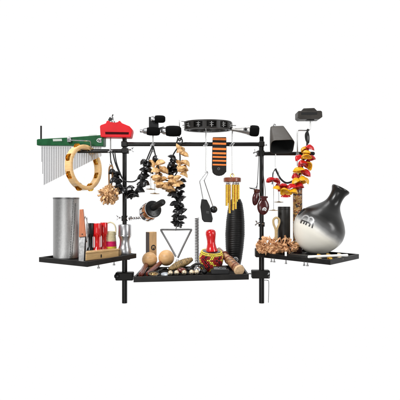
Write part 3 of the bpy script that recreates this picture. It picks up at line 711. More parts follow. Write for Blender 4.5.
m = MB(); m.tube(curve([P(109.4, 190, y), P(109.0, 178, y), P(109.2, 169, y), P(110.8, 165.6, y), P(112.6, 168, y), P(112.2, 178, y), P(110.6, 190, y)], 6), .0040, BROWNROPE, 8); t.part('strap', m)
t = Thing('seed_rattle', 'heap of curled orange tan dried pods with a rope loop handle on the right tray', 'seed rattle', V((P(277, 0, -.08).x, -.08, zfr())), group='seed pod bunches')
zf = zfr() + .012
bunch(t, V((P(268, 0, -.085).x, -.085, CH - .199)), (.050, .044, .040), 48, PO, 8, 1.12, zf)
bunch(t, V((P(285, 0, -.085).x, -.085, CH - .203)), (.062, .044, .036), 50, PO, 9, 1.12, zf)
m = MB(); m.sphere(V((P(277, 0, -.085).x, -.075, CH - .212)), .030, NUTORANGE, 20, 12, (2.0, 1.0, .8)); t.part('core', m)
y = -.06
m = MB(); m.tube(curve([P(275.6, 240, y), P(275.6, 230, y), P(273.6, 224, y), P(273.6, 219.6, y), P(276.6, 217.6, y), P(279.2, 219.8, y), P(279.0, 224, y), P(276.9, 230, y), P(276.8, 240, y)], 6), .0052, ROPE, 8); t.part('handle', m)

# ================================================================== cowbell
t = Thing('cowbell', 'grey brown metal cowbell, dark mouth tilted forward, above the right side bar', 'cowbell', P(280, 156, -.03))
th = R(45); a = V((.06, -math.sin(th), -math.cos(th))).normalized(); bb = V((0, -math.cos(th), math.sin(th))); u_ = V((1, 0, .15)).normalized()
bb = (bb - a * bb.dot(a)).normalized(); u_ = (u_ - a * u_.dot(a) - bb * u_.dot(bb)).normalized()
top = P(276.8, 128.4, .02); Lb = .150
def rrect(c, w_, d_, n=5, rr=.25):
    out = []; r_ = min(w_, d_) * rr
    for qx, qy, a0 in ((1, 1, 0), (-1, 1, 90), (-1, -1, 180), (1, -1, 270)):
        for k in range(n + 1):
            an = R(a0 + 90 * k / n); out.append(c + u_ * (qx * (w_ / 2 - r_) + r_ * math.cos(an)) + bb * (qy * (d_ / 2 - r_) + r_ * math.sin(an)))
    return out
m = MB(); secs = []
secs.append(rrect(top + a * 0.000, .062, .030)); secs.append(rrect(top + a * .006, .070, .038))
for k in range(1, 7): f = k / 6; secs.append(rrect(top + a * (.006 + (Lb - .006) * f), .070 + .044 * f + .002 * math.sin(f * 3), .038 + .046 * f))
secs.append(rrect(top + a * Lb, .110, .080)); 
for k in (5, 3, 1, 0): f = k / 6; secs.append(rrect(top + a * (.008 + (Lb - .008) * f), .066 + .044 * f, .034 + .046 * f))
n = len(secs[0]); vs_ = [p for s2 in secs for p in s2]; outer = []; inner = []
for i in range(len(secs) - 1):
    for k in range(n):
        k2 = (k + 1) % n; (outer if i < 8 else inner).append((i * n + k, i * n + k2, (i + 1) * n + k2, (i + 1) * n + k))
outer.append(tuple(reversed(range(n)))); inner.append(tuple((len(secs) - 1) * n + k for k in range(n)))
m.add(vs_, outer, BROWNBELL); k0 = 0; ii = m.mi(DARKIN)
for f in inner: m.f.append(list(f)); m.m.append(ii)
t.part('bell', m, angle=45)
m = MB(); e = top - a * .002 + V((-.012, 0, 0)); m.tube([e, e - a * .012 + V((0, 0, .006))], .0035, STEEL, 10); m.tube(ring(e + V((0, 0, .014)), .006, (0.2, 1, 0), 14), .0022, STEEL, 8, closed=True)
m.lathe([(0, 0), (.006, 0), (.006, .006), (0, .006)], e + V((-.008, 0, -.002)), (0, 0, 1), STEEL, 6); t.part('eye_bolt', m)
m = MB(); m.box(P(280, 151.8, -.02), (.03, .05, .012), BLACKMETAL); t.part('mount', m, bevel=.002)

# ================================================================== dark block top right
t = Thing('jam_block', 'dark grey slotted block on a bent silver rod, highest thing at the right', 'percussion block', P(310, 120, -.03))
yy = -.05
m = MB(); m.prism([P(*p, yy) for p in ((297.8, 111.6), (298.6, 110.8), (320.8, 110.6), (322.2, 111.4), (322.6, 116.8), (319.6, 118.8), (300, 119), (297.8, 117.4))], (0, .07, 0), JAMGREY); bd = t.part('body', m, bevel=.003)
m = MB(); m.prism([P(*p, yy + .02) for p in ((301.6, 110.8), (303.6, 108.2), (314.4, 107.8), (317.4, 110.8))], (0, .04, 0), JAMGREY); t.part('lid', m, bevel=.003)
m = MB(); m.prism([P(*p, yy - .001) for p in ((301.4, 112.4), (317.2, 112.2), (317.2, 114.6), (301.4, 114.8))], (0, .003, 0), DARKIN); t.part('slot', m, bd)
m = MB(); m.box(P(310, 120, -.015), (.038, .03, .010), BLACKPL); t.part('clamp', m, bevel=.002)

# ================================================================== castanets
def castanet(px, py, y, rx, ry, roll, yaw, label, logo=False, cord=()):
    c = P(px, py, y); t = Thing('castanet', label, 'castanet', c - V((0, 0, ry)), group='hanging castanets')
    rot = Matrix.Rotation(R(roll), 3, 'Y') @ Matrix.Rotation(R(yaw), 3, 'Z')
    for q in (-1, 1):
        m = MB(); seg = 28; vs_ = []; fs = []; ringsn = 7
        for i in range(ringsn):
            th_ = math.pi / 2 * i / (ringsn - 1)
            for k in range(seg):
                a = 2 * math.pi * k / seg; zx = math.cos(a); zz = math.sin(a)
                wx = rx * (1 - .30 * max(0, zz) ** 1.5) ; X = wx * zx * math.sin(th_); Z_ = ry * zz * math.sin(th_) - ry * .08
                if zz > .62: X *= 1.0
                Y = q * (.0015 + .0105 * math.cos(th_))
                vs_.append(c + rot @ V((X, Y, Z_)))
        for i in range(ringsn - 1):
            for k in range(seg):
                k2 = (k + 1) % seg; f = (i * seg + k, (i + 1) * seg + k, (i + 1) * seg + k2, i * seg + k2)
                fs.append(f if q > 0 else tuple(reversed(f)))
        fs.append(tuple((ringsn - 1) * seg + k for k in range(seg)))
        m.add(vs_, fs, CASTRED)
        ew = rx * .62   # the eared neck
        m.box(c + rot @ V((0, q * .007, ry * .80)), (ew * 1.5, .010, ry * .34), CASTRED, rot)
        m.box(c + rot @ V((0, q * .007, ry * 1.02)), (ew * 2.1, .010, ry * .2), CASTRED, rot)
        h = t.part('half', m, bevel=.0015)
        if q < 0 and logo:
            m = MB(); e = c + rot @ V((.0035, -.0105, -.018)); m.lathe([(0, 0), (.0105, 0), (.0105, .0015), (0, .0015)], e, (.12, -1, -.3), PRINTW, 20)
            for qq in (-1, 1): m.tube([e + V((qq * .004, -.003, -.004)), e + V((qq * .004, -.0025, .002)), e + V((qq * .002, -.0025, .0045)), e + V((0, -.0025, .001))], .0009, PRINTK, 6)
            t.part('sticker', m, h)
    m = MB()
    for cc in cord: m.tube(curve([P(*p) for p in cc], 6), .0016, CORD, 6)
    t.part('cord', m)
castanet(255.9, 197.4, -.045, .0185, .036, 8, 32, 'dark red wooden castanet seen from its side, left of the right post', cord=[[(259.4, 146, -.02), (258.4, 165, -.03), (257.6, 180, -.04), (256.6, 190.4, -.045)], [(257.6, 183, -.045), (255.6, 188, -.045), (249.2, 187.8, -.05)], [(250, 188.4, -.05), (255, 189.4, -.05)]])
castanet(263.3, 205.6, -.05, .0285, .041, 2, 6, 'dark red wooden castanet with a round white logo, hanging in front of the right post', True, cord=[[(261, 150, -.02), (263.4, 175, -.035), (265.2, 190, -.05), (265.0, 198, -.05)], [(261, 150, -.02), (260.4, 175, -.035), (261.2, 192, -.05), (262, 198, -.05)]])

# ================================================================== chrome can shaker on the left post
t = Thing('can_shaker', 'short chrome can with painted amber reflection, black face and stubby black handle', 'shaker', P(149, 223, -.06))
fc = P(153.2, 209.2, -.11); axd = V((.52, -.80, .28)).normalized(); bc = fc - axd * .075
def q_(r0, h0): return (r0, h0)
m = MB(); m.lathe([(0, 0), (.034, 0), (.041, .003), (.0425, .008), (.041, .012), (.041, .066), (.0425, .070), (.0425, .076), (0, .076)], bc, axd, CHROME, 40); bd = t.part('body', m)
m = MB(); m.lathe([(.0413, .034), (.0418, .036), (.0418, .066), (.0413, .068)], bc, axd, AMBER_REFLECT, 40, closed=True); t.part('band', m, bd, label='amber reflection painted as a band')  # band imitates a warm reflection in the chrome, put in as colour
m = MB(); m.lathe([(0, .074), (.0400, .0745), (.0412, .077), (.0400, .0815), (.036, .083), (0, .083)], bc, axd, BLACKPL, 40)
t.part('face', m)
m = MB(); u2 = axd.cross(V((0, 0, 1))).normalized(); w2 = axd.cross(u2)
for k in range(9):
    an = k * 2 * math.pi / 9; m.lathe([(0, 0), (.0024, 0), (.002, .0012), (0, .0012)], bc + axd * .0832 + (u2 * math.cos(an) + w2 * math.sin(an)) * .027, axd, DARKIN, 10)
t.part('hole', m)
m = MB()
for k in range(10):
    an = k * 2 * math.pi / 10 + .2; dd = u2 * math.cos(an) + w2 * math.sin(an); m.tube([bc + axd * .014 + dd * .0402, bc + axd * (.030 if k % 2 else .052) + dd * .0405], .0036, BLACKPL, 8)
t.part('slot', m, bd)
hs = fc + V((.004, -.01, .010)); he = P(163.6, 201.6, -.18)
m = MB(); d = (he - hs); m.lathe([(0, 0), (.017, 0), (.0165, .01), (.0150, d.length * .5), (.0150, d.length * .88), (.0125, d.length * .97), (.007, d.length), (0, d.length)], hs, d, RUBBER, 24); t.part('handle', m)
m = MB(); m.tube([P(132, 218.4, -.03), P(142.5, 217.4, -.06)], .0045, CHROME, 12)
for k in range(4): m.lathe([(0, 0), (.0075, 0), (.0075, .005), (0, .005)], P(133.4 + k * 2.3, 218.3 - k * .2, -.034 - k * .006), (1, -.3, .05), CHROME, 8)
m.box(P(142.4, 215.5, -.06), (.012, .02, .03), CHROME, Matrix.Rotation(.3, 3, 'Y')); t.part('arm', m, angle=30)

# ================================================================== left tray
yg = -.15; c = P(66.2, 0, yg); B = V((c.x, yg, zfl()))
t = Thing('guira', 'tall open dimpled steel cylinder at the left end of the left tray', 'metal guiro', B)
Hh = P(0, 197.6, yg).z - B.z; rg = 12.6 * s(yg)
m = MB(); m.lathe([(rg * .9, .002), (rg, 0), (rg + .001, .003), (rg, .006), (rg, Hh - .008), (rg + .0012, Hh - .005), (rg + .0012, Hh), (rg - .0025, Hh), (rg - .0025, .004)], B, (0, 0, 1), GUIRA, 64, mfun=lambda i: TRISTEEL if i in (1, 2, 4, 5, 6) else GUIRA); bd = t.part('cylinder', m)
for an0, an1, top_h in ((R(-42), R(-58), 1.0), (R(-30), R(-50), .93)):
    m = MB(); pts = []; nn = 72
    for k in range(nn + 1):
        f = k / nn; an = an0 + (an1 - an0) * (1 - f) ; d = V((math.cos(an), math.sin(an), 0)); pts.append(B + d * (rg + .0012) + V((0, 0, .006 + (Hh * top_h - .012) * f)))
    m.tube(pts, [.0026 if k % 2 else .0012 for k in range(nn + 1)], STEEL, 6); t.part('seam', m, bd, angle=20)

t = Thing('scraper', 'scraper with orange brown wooden handle and flat steel blade', 'scraper', V((P(82, 0, -.33).x, -.33, zfl())))
yy = -.30
m = MB(); m.prism([P(79.4, 209.4, yy), P(82.8, 209.2, yy), P(85.6, 236.6, yy - .01), P(78.8, 237.2, yy - .01)], (0, .018, 0), ORWOOD); h = t.part('handle', m, bevel=.002)
m = MB(); m.lathe([(0, 0), (.0028, 0), (.002, .0012), (0, .0012)], P(82.2, 234.2, yy - .01), (0, -1, 0), BLACKTUBE, 12); t.part('screw', m, h)
m = MB(); zb_ = zfl() + .004; a = P(79.6, 236.6, yy - .004); b = P(85.0, 236.6, yy - .004)
m.prism([a, b, V((b.x, yy - .03, zb_)), V((a.x + .002, yy - .03, zb_))], (0, .003, 0), STEEL)
m.prism([a + V((0.004, .012, 0)), b + V((0.003, .012, 0)), V((b.x + .003, yy - .012, zb_)), V((a.x + .004, yy - .012, zb_))], (0, .003, 0), STEEL); t.part('blade', m)
t = Thing('metal_ring', 'slim upright oval chrome ring just behind the wooden handled scraper', 'ring', P(85.8, 243, -.24))
m = MB(); pts = ring(P(85.6, 229.5, -.24), 1, (.55, .83, 0), 32, .058, .0135); m.tube(pts, .0030, CHROME, 10, closed=True); t.part('ring', m)
m = MB(); m.tube([P(85.8, 241, -.235), V((P(85.8, 0, -.235).x, -.235, zfl()))], .003, CHROME, 8); t.part('stem', m)

def hourglass(name, px, y, pytop, mt, rpx, label, group=None, holes=True, cat='shaker', labelcol=None):
    x = P(px, 0, y).x; B = V((x, y, zfl())); H_ = P(0, pytop, y).z - B.z; r_ = rpx * s(y)
    t = Thing(name, label, cat, B, group=group); m = MB()
    m.lathe([(0, 0), (r_ * .9, 0), (r_, .003), (r_, H_ * .20), (r_ * .9, H_ * .24), (r_ * .55, H_ * .31), (r_ * .50, H_ * .45), (r_ * .55, H_ * .58), (r_ * .9, H_ * .66), (r_, H_ * .70), (r_, H_ * .97), (r_ * .93, H_), (r_ * .8, H_), (r_ * .78, H_ * .985), (0, H_ * .985)], B, (0, 0, 1), mt, 32); t.part('body', m)
    for q in range(4):
        an = R(45 + 90 * q); m = MB(); d = V((math.cos(an), math.sin(an), 0)) * r_ * .93
        m.tube([B + d + V((0, 0, H_ * .2)), B + d + V((0, 0, H_ * .68))], r_ * .085, mt, 8); t.part('pillar', m)
    return t
hourglass('hourglass_shaker', 90.4, -.11, 223.2, BLACKPL, 3.9, 'black hourglass shaped shaker beside the two red ones on the left tray', 'hourglass shakers')
hourglass('hourglass_shaker', 97.2, -.10, 223.4, REDGL, 4.3, 'front red hourglass shaped shaker, between the black one and its red twin', 'hourglass shakers')
hourglass('hourglass_shaker', 103.8, -.06, 222.6, REDGL, 3.9, 'rear red hourglass shaped shaker, half hidden by the cream basket', 'hourglass shakers')

# cane basket shaker
yb = -.03; x = P(110.2, 0, yb).x; B = V((x, yb, zfl())); sb = s(yb)
t = Thing('basket_shaker', 'cream cane basket shaker with arched handle and magenta and yellow bands', 'caxixi', B)
H_ = P(0, 231.5, yb).z - B.z; prof = [(0, 0), (6.4 * sb, 0)]; nb = 16; cols = []
for k in range(nb):
    f0 = k / nb; rr_ = (6.6 - 1.6 * f0 ** 1.6) * sb
    prof += [(rr_ - .0012, (f0 + .02 / nb) * H_), (rr_ + .0006, (f0 + .3 / nb) * H_), (rr_ + .0006, (f0 + .7 / nb) * H_), (rr_ - .0012, (f0 + .96 / nb) * H_)]
prof += [(4.2 * sb, H_ * 1.01), (0, H_ * 1.01)]
hmap = [p[1] / H_ for p in prof]
def mf(i):
    h_ = hmap[i]; py = 205 + (CH - (B.z + h_ * H_)) / sb
    return YELCANE if py > 246.2 else MAGENTA if py > 241.6 else CREAM
m = MB(); m.lathe(prof, B, (0, 0, 1), CREAM, 28, mfun=mf); bd = t.part('basket', m, angle=30)
m = MB(); m.tube(curve([P(104.8, 235, yb), P(104.9, 228, yb), P(106.6, 224, yb), P(110.2, 222.3, yb), P(113.8, 224, yb), P(115.6, 228, yb), P(115.6, 235, yb)], 6), .0034, CREAM, 8); t.part('handle', m)

# wooden block box in front
p0 = V((P(86, 0, -.25).x, -.25, zfl())); p1 = V((P(119, 0, -.085).x, -.085, zfl())); d = (p1 - p0); Lx = d.length; d.normalize(); nrm = V((-d.y, d.x, 0))
rot = Matrix((d, nrm, V((0, 0, 1)))).transposed()
t = Thing('wood_block', 'low pale wooden box with a black dot, front of the left tray', 'wood block', (p0 + p1) / 2 + nrm * .02)
cc = (p0 + p1) / 2 + nrm * .020
m = MB(); m.box(cc + V((0, 0, .0155)), (Lx, .040, .031), MAPLE, rot); bd = t.part('box', m, bevel=.002)
m = MB(); m.box(cc + V((0, 0, .0355)), (Lx + .003, .043, .008), MAPLE, rot); t.part('lid', m, bevel=.0015)
m = MB(); e = cc + rot @ V((-.012, -.0203, .014)); m.lathe([(0, 0), (.0055, 0), (.0055, .001), (0, .001)], e, -nrm, PRINTK, 16, scale=(.6, 1.5)); t.part('logo', m, bd)

# chrome hourglass at the post
yb = -.066; x = P(124.7, 0, yb).x; B = V((x, yb, zfl())); H_ = P(0, 224.4, yb).z - B.z; r_ = 6.4 * s(yb)
t = Thing('metal_shaker', 'heavy brushed silver shaker with a narrow waist at the right end of the left tray', 'shaker', B)
m = MB(); m.lathe([(0, 0), (r_ * .93, 0), (r_, .003), (r_, H_ * .24), (r_ * .93, H_ * .28), (r_ * .80, H_ * .36), (r_ * .76, H_ * .45), (r_ * .78, H_ * .54), (r_ * .95, H_ * .62), (r_, H_ * .66), (r_, H_ * .96), (r_ * .95, H_ * .99), (r_ * .8, H_), (0, H_)], B, (0, 0, 1), ALU, 40); t.part('body', m)
m = MB(); m.lathe([(r_ * 1.005, 0), (r_ * 1.02, .001), (r_ * 1.02, .004), (r_ * 1.005, .005)], B + V((0, 0, H_ * .63)), (0, 0, 1), CHROME, 40, closed=True); t.part('trim_ring', m)

# ================================================================== middle tray
def arch_logo(mb, c, ux, uz, n, k, mt, r_=.0009):
    """little double arch emblem"""
    for q in (-1, 1):
        mb.tube(curve([c + ux * q * k * .9 - uz * k, c + ux * q * k * .9 + uz * k * .2, c + ux * q * k * .5 + uz * k * .9, c + ux * q * k * .1 + uz * k * .3, c - uz * k * .5 + ux * q * k * .1], 4), r_, mt, 6)
yb = .145; rotw = Matrix.Rotation(R(38), 3, 'Z'); x = P(151.4, 0, yb).x; z0 = zfc(x); z1 = P(0, 231.8, yb).z
t = Thing('wood_block', 'upright pale wood block with round black logo, behind the maracas', 'wood block', V((x, yb, z0)))
Hh = z1 - z0
m = MB(); m.box(V((x, yb, (z0 + z1) / 2)), (.046, .032, Hh), PALEWOOD, rotw); bd = t.part('body', m, bevel=.0015)
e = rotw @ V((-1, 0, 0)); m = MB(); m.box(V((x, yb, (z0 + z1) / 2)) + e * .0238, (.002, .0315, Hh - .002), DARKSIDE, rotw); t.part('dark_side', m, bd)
fn = rotw @ V((0, -1, 0)); ux = rotw @ V((1, 0, 0)); e = V((x, yb, P(0, 247.6, .13).z)) + fn * .0161 + ux * .002
m = MB(); m.lathe([(0, 0), (.0145, 0), (.0145, .0008), (0, .0008)], e, fn, PRINTK, 28); arch_logo(m, e + fn * .0012, ux, V((0, 0, 1)), fn, .0075, PALEWOOD, .0013); t.part('logo', m, bd)

def maraca(ball, by, br, h0, h1, hr, label):
    c = P(ball[0], ball[1], by); t = Thing('maraca', label, 'maraca', c - V((0, 0, br * s(by))), group='pair of maracas')
    m = MB(); m.sphere(c, br * s(by), BALLWOOD, 32, 20); t.part('ball', m)
    a = P(*h0); b = P(*h1); d = b - a
    m = MB(); m.lathe([(0, -.01), (hr * .8, -.01), (hr * .85, 0), (hr, d.length * .25), (hr, d.length * .85), (hr * .9, d.length * .96), (hr * .5, d.length), (0, d.length)], a, d, DARKRED, 24); t.part('handle', m)
maraca((149.6, 259.6), .07, 7.6, (146.4, 264.6, .05), (140.6, 276.0, -.12), .0140, 'left maraca with a plain wooden ball and short dark red handle')
maraca((166.4, 257.8), .08, 7.9, (160.4, 263.0, .06), (147.2, 274.6, -.11), .0125, 'right maraca with a plain wooden ball and longer dark red handle')

# ribbed brown pod rattle
a = P(169.4, 269.2, -.075); b = P(192.4, 259.0, .0); d = b - a; Ln = d.length; prof = [(0, 0)]
for k in range(97):
    u = k / 96; rr_ = .0205 * (math.sin(math.pi * min(1, (.07 + .86 * u)) ** 1.0)) ** .55; prof.append((rr_ - .0034 * (.5 + .5 * math.cos(u * math.pi * 2 * 15)), u * Ln))
prof.append((0, Ln))
t = Thing('ribbed_rattle', 'ribbed olive brown cone shaped rattle lying between the maracas and the beaded shaker', 'rattle', a)
m = MB(); m.lathe(prof, a, d, OLIVE, 28); t.part('body', m, angle=60)
m = MB(); m.lathe([(0, -.010), (.006, -.010), (.0075, 0), (.010, .006), (0, .008)], a, d, BRASSOLD, 16); t.part('tip', m)

# finger cymbals
t = Thing('finger_cymbal', 'dark bronze finger cymbal lying at the front left of the middle tray', 'cymbal', P(153.4, 276, -.12))
c = P(153.6, 273.8, -.125)
m = MB(); m.lathe([(.002, .006), (.010, .0055), (.0135, .001), (.024, 0), (.027, .0005), (.027, -.002), (.0135, -.001), (.002, .004)], c, (0.05, -.28, 1), BRASSOLD, 36, closed=True); m2 = m
t.part('disc', m)
m = MB(); m.lathe([(.0225, .0015), (.0275, .002), (.0285, 0), (.0275, -.003), (.0225, -.002)], c, (0.05, -.28, 1), BLACKTUBE, 36, closed=True); t.part('rim', m)
m = MB(); m.lathe([(0, 0), (.020, 0), (.022, -.008), (0, -.010)], V((c.x, c.y, c.z - .008)), (0, 0, 1), MAPLE, 24); t.part('foot', m)
t = Thing('finger_cymbal', 'pale blue silver disc lying just left of the row of bells', 'cymbal', P(165, 276, -.13))
m = MB(); m.lathe([(0, .004), (.012, .0035), (.0185, 0), (.0185, -.006), (0, -.006)], P(164.8, 273.8, -.13), (0, -.3, 1), BLUESIL, 30); t.part('disc', m)
t = Thing('wrench_handle', 'dark grey slanted clamp handle lying behind the blue silver disc', 'handle', P(164, 272, -.09))
m = MB(); m.tube(curve([P(156.6, 272.6, -.09), P(160, 270.6, -.09), P(164, 268.2, -.08), P(168.4, 268.6, -.07)], 6), [.005 + .003 * math.sin(k * .35) for k in range(19)], GREYBLK, 12); t.part('lever', m)
m = MB(); m.sphere(P(167.8, 268.6, -.09), .0045, CHROME, 12, 8); t.part('screw', m)

# row of bells on a strap
def bell(t, c, r_, mt):
    m = MB(); m.sphere(c, r_, mt, 20, 14); m.lathe([(r_ * .98, -.001), (r_ * 1.07, -.001), (r_ * 1.07, .001), (r_ * .98, .001)], c, (0, 0.1, 1), mt, 20, closed=True); b_ = t.part('bell', m)
    m = MB(); m.box(c + V((0, -r_ * .95, -r_ * .35)), (r_ * .9, r_ * .2, r_ * .16), DARKIN); m.box(c + V((0, -r_ * .93, -r_ * .35)), (r_ * .16, r_ * .22, r_ * .8), DARKIN); t.part('opening', m, b_)
t = Thing('bell_strap', 'row of small round silver bells on a dark strap along the front rim', 'sleigh bells', P(185, 276, -.13))
for px in (170.4, 176.6, 184.2, 191.6, 196.6): bell(t, P(px, 272.8 - (px - 170) * .03, -.135), .0118, BONE)
m = MB(); m.tube([P(167, 275.0, -.125), P(202, 273.6, -.125)], .005, BLACKSTRAP, 10); t.part('strap', m)
t = Thing('chrome_bell', 'round chrome bell with a grey strap loop just left of the beaded shaker', 'bell', P(197, 272, -.09))
m = MB(); m.lathe([(0, .018), (.009, .017), (.0165, .011), (.020, .002), (.021, -.006), (0, -.006)], P(197.4, 270.2, -.10), (0.1, -.3, 1), CHROME, 28); t.part('dome', m)
m = MB(); m.tube(curve([P(190.2, 271, -.09), P(191, 267.4, -.085), P(195, 264.6, -.08), P(199.6, 264.2, -.08), P(203.4, 267, -.085), P(204.4, 271, -.09)], 6), .0062, GREYBLK, 10); t.part('strap', m)
t = Thing('rubber_ball', 'small glossy black ball below the beaded shaker', 'ball', P(204, 274.5, -.11))
m = MB(); m.sphere(P(204.6, 271.6, -.115), .013, BLACKPL, 20, 12); t.part('ball', m)

t = Thing('bell_cone', 'small silver cone bell just under the open corner of the triangle', 'bell', P(177, 262, .04))
m = MB(); m.lathe([(0, .034), (.004, .033), (.008, .022), (.015, .006), (.018, 0), (.016, 0), (.006, .018), (0, .020)], P(177, 265.6, .04), (0.1, 0, 1), STEEL, 24); t.part('cone', m)
t = Thing('egg_shaker', 'dark brown egg shaker behind the row of silver bells', 'egg shaker', P(181, 272, -.08))
m = MB(); m.sphere(P(181.5, 270.4, -.09), .017, DARKRED, 24, 14, (1.35, 1, .85)); t.part('egg', m)
t = Thing('egg_shaker', 'black egg shaker beside the chrome bell, behind the row of silver bells', 'egg shaker', P(190, 271, -.08))
m = MB(); m.sphere(P(190.5, 269.4, -.085), .015, BLACKPL, 24, 14, (1.3, 1, .85)); t.part('egg', m)

# beaded cabasa
yc = .0; sc0 = s(yc); ax = V((.06, -.18, 1)).normalized()
c0 = P(210.4, 271.0, yc - .0); t = Thing('cabasa', 'cabasa with a glossy red handle and a barrel of red and yellow beads', 'cabasa', c0)
Hb = 20.5 * sc0; kb = [(0, 5.5), (.12, 8.2), (.35, 10.8), (.62, 11.7), (.85, 11.2), (1.0, 9.6)]
def rb(u):
    for (u0, r0), (u1, r1) in zip(kb, kb[1:]):
        if u <= u1: f = (u - u0) / (u1 - u0); f = f; return (r0 + (r1 - r0) * f) * sc0
    return kb[-1][1] * sc0
m = MB(); m.lathe([(0, 0)] + [(rb(u) * .95, u * Hb) for u in [i / 20 for i in range(21)]] + [(rb(1) * .7, Hb * 1.03), (0, Hb * 1.03)], c0, ax, BEADK, 36); drum = t.part('drum', m)
u3 = ax.cross(V((0, 1, 0))).normalized(); w3 = ax.cross(u3); m = MB(); rows = 13; cols_ = 40
bs = MB(); bs.sphere((0, 0, 0), 1, BEADR, 8, 5)
for i in range(rows):
    u = .06 + .92 * i / (rows - 1)
    for k in range(cols_):
        an = 2 * math.pi * (k + .5 * (i % 2)) / cols_; r_ = rb(u); d = u3 * math.cos(an) + w3 * math.sin(an)
        p = c0 + ax * (u * Hb) + d * r_ * .985; q = (k + (i if (i // 4) % 2 else -i) // 1) % 8
        mt = BEADY if (q in (0, 1) or i >= rows - 2) and not (i == 5 and q > 2) else (BEADK if q == 5 else BEADR)
        rad_ = min(.0043, r_ * math.pi / cols_ * 1.02)
        base = len(m.v); m.v += [p + v * rad_ for v in bs.v]; ii = m.mi(mt)
        for f in bs.f: m.f.append([base + a for a in f]); m.m.append(ii)
t.part('beads', m, drum, angle=80)
hb = c0 + ax * Hb * 1.0; m = MB(); Hh = (P(0, 229, yc).z - hb.z)
m.lathe([(0, 0), (6.2 * sc0, 0), (6.0 * sc0, .006), (4.9 * sc0, .018), (4.1 * sc0, Hh * .34), (4.1 * sc0, Hh * .48), (4.7 * sc0, Hh * .66), (5.1 * sc0, Hh * .78), (4.9 * sc0, Hh * .88), (4.0 * sc0, Hh * .95), (2.4 * sc0, Hh * .99), (0, Hh)], hb, V((-.055, 0, 1)), REDGL, 36); t.part('handle', m, angle=60)

# black clamp box with silver lettering
c = P(220, 271.4, -.135); t = Thing('pedal_box', 'low black box with silver markings, front right of the middle tray', 'box', c - V((0, 0, .02)))
m = MB(); m.box(c + V((0, .012, -.002)), (.086, .05, .024), BLACKPL, Matrix.Rotation(R(1.4), 3, 'Y')); bd = t.part('box', m, bevel=.003)
m = MB(); m.box(c + V((0, .018, .015)), (.064, .026, .012), GREYBLK); ld = t.part('lid', m, bevel=.002)
m = MB()
rn = random.Random(5)
for k in range(9): m.box(c + V((-.027 + k * .0066, .0042, .015 + rn.uniform(-.001, .001))), (.0036, .001, rn.uniform(.003, .007)), SILVERPRINT)
m.box(c + V((0, -.0005, .0106)), (.06, .006, .001), SILVERPRINT, Matrix.Rotation(R(1.4), 3, 'Y')); t.part('marking', m, ld)

# mottled shaker tube with pale end
RAIN = mat('mottled_red_brown', (0.13, 0.022, 0.016), 0.35, 0, 0.6, 55, c2=(0.30, 0.16, 0.08), coat=.3)
a = P(218.6, 249.4, .10); b = P(239.0, 270.1, -.135); d = b - a; Ln = d.length
t = Thing('wooden_shaker', 'mottled red brown tube lying aslant with its pale round end forward', 'shaker', b - V((0, 0, .025)))
m = MB(); m.lathe([(0, 0), (.010, 0), (.0125, .004), (.0135, Ln * .2), (.017, Ln * .32), (.021, Ln * .6), (.0225, Ln * .9), (.0235, Ln * .985), (0, Ln * .985)], a, d, RAIN, 32); bd = t.part('tube', m)
m = MB(); m.lathe([(0, Ln * .985), (.0248, Ln * .986), (.0255, Ln * .99), (.0255, Ln * 1.02), (.0235, Ln * 1.03), (0, Ln * 1.032)], a, d, ENDWOOD, 32); t.part('end_cap', m)
m = MB()
for u in (.30, .52, .86): m.lathe([(.0205 if u > .4 else .0165, 0), (.0226 if u < .8 else .0235, .001), (.0226 if u < .8 else .0235, .006), (.0205 if u > .4 else .0165, .007)], a + d * u, d, DARKRED, 32, closed=True)
t.part('band', m, bd)

# ================================================================== right tray
# udu pot
yu = -.08; su = s(yu); C = P(318.6, 229.6, yu); ax = V((math.sin(R(28)), -.05, math.cos(R(28)))).normalized()
PAINT = bpy.data.materials.new('airbrushed_clay'); PAINT.use_nodes = True
t_ = PAINT.node_tree; n_ = t_.nodes; l_ = t_.links; bs_ = n_['Principled BSDF']
t = Thing('udu_drum', 'round clay pot drum, white body fading to a black tilted neck', 'pot drum', V((C.x, C.y, zfr())))
co = n_.new('ShaderNodeTexCoord'); sb_ = n_.new('ShaderNodeVectorMath'); sb_.operation = 'SUBTRACT'; sb_.inputs[1].default_value = C - t.base; l_.new(co.outputs['Object'], sb_.inputs[0])
dt = n_.new('ShaderNodeVectorMath'); dt.operation = 'DOT_PRODUCT'; dt.inputs[1].default_value = V((math.sin(R(33)), 0, math.cos(R(33)))) / su; l_.new(sb_.outputs[0], dt.inputs[0])
nz = n_.new('ShaderNodeTexNoise'); nz.inputs['Scale'].default_value = 14; l_.new(co.outputs['Object'], nz.inputs['Vector'])
ma = n_.new('ShaderNodeMath'); ma.operation = 'MULTIPLY_ADD'; ma.inputs[1].default_value = 5.0; l_.new(nz.outputs['Fac'], ma.inputs[0]); l_.new(dt.outputs['Value'], ma.inputs[2])
mr_ = n_.new('ShaderNodeMapRange'); mr_.inputs['From Min'].default_value = -5; mr_.inputs['From Max'].default_value = 13; l_.new(ma.outputs[0], mr_.inputs['Value'])
rp = n_.new('ShaderNodeValToRGB'); e = rp.color_ramp.elements; e[0].position = 0.06; e[0].color = (.83, .80, .71, 1); e[1].position = 1; e[1].color = (.012, .012, .0115, 1)
for p_, c_ in ((.24, (.72, .70, .65)), (.40, (.30, .30, .295)), (.56, (.10, .10, .10)), (.78, (.035, .034, .033))): q = e.new(p_); q.color = (*c_, 1)
l_.new(mr_.outputs[0], rp.inputs[0]); l_.new(rp.outputs[0], bs_.inputs['Base Color']); bs_.inputs['Roughness'].default_value = .27; bs_.inputs['Specular IOR Level'].default_value = .4
nb_ = n_.new('ShaderNodeTexNoise'); nb_.inputs['Scale'].default_value = 60; l_.new(co.outputs['Object'], nb_.inputs['Vector']); bp = n_.new('ShaderNodeBump'); bp.inputs['Strength'].default_value = .08; bp.inputs['Distance'].default_value = .003
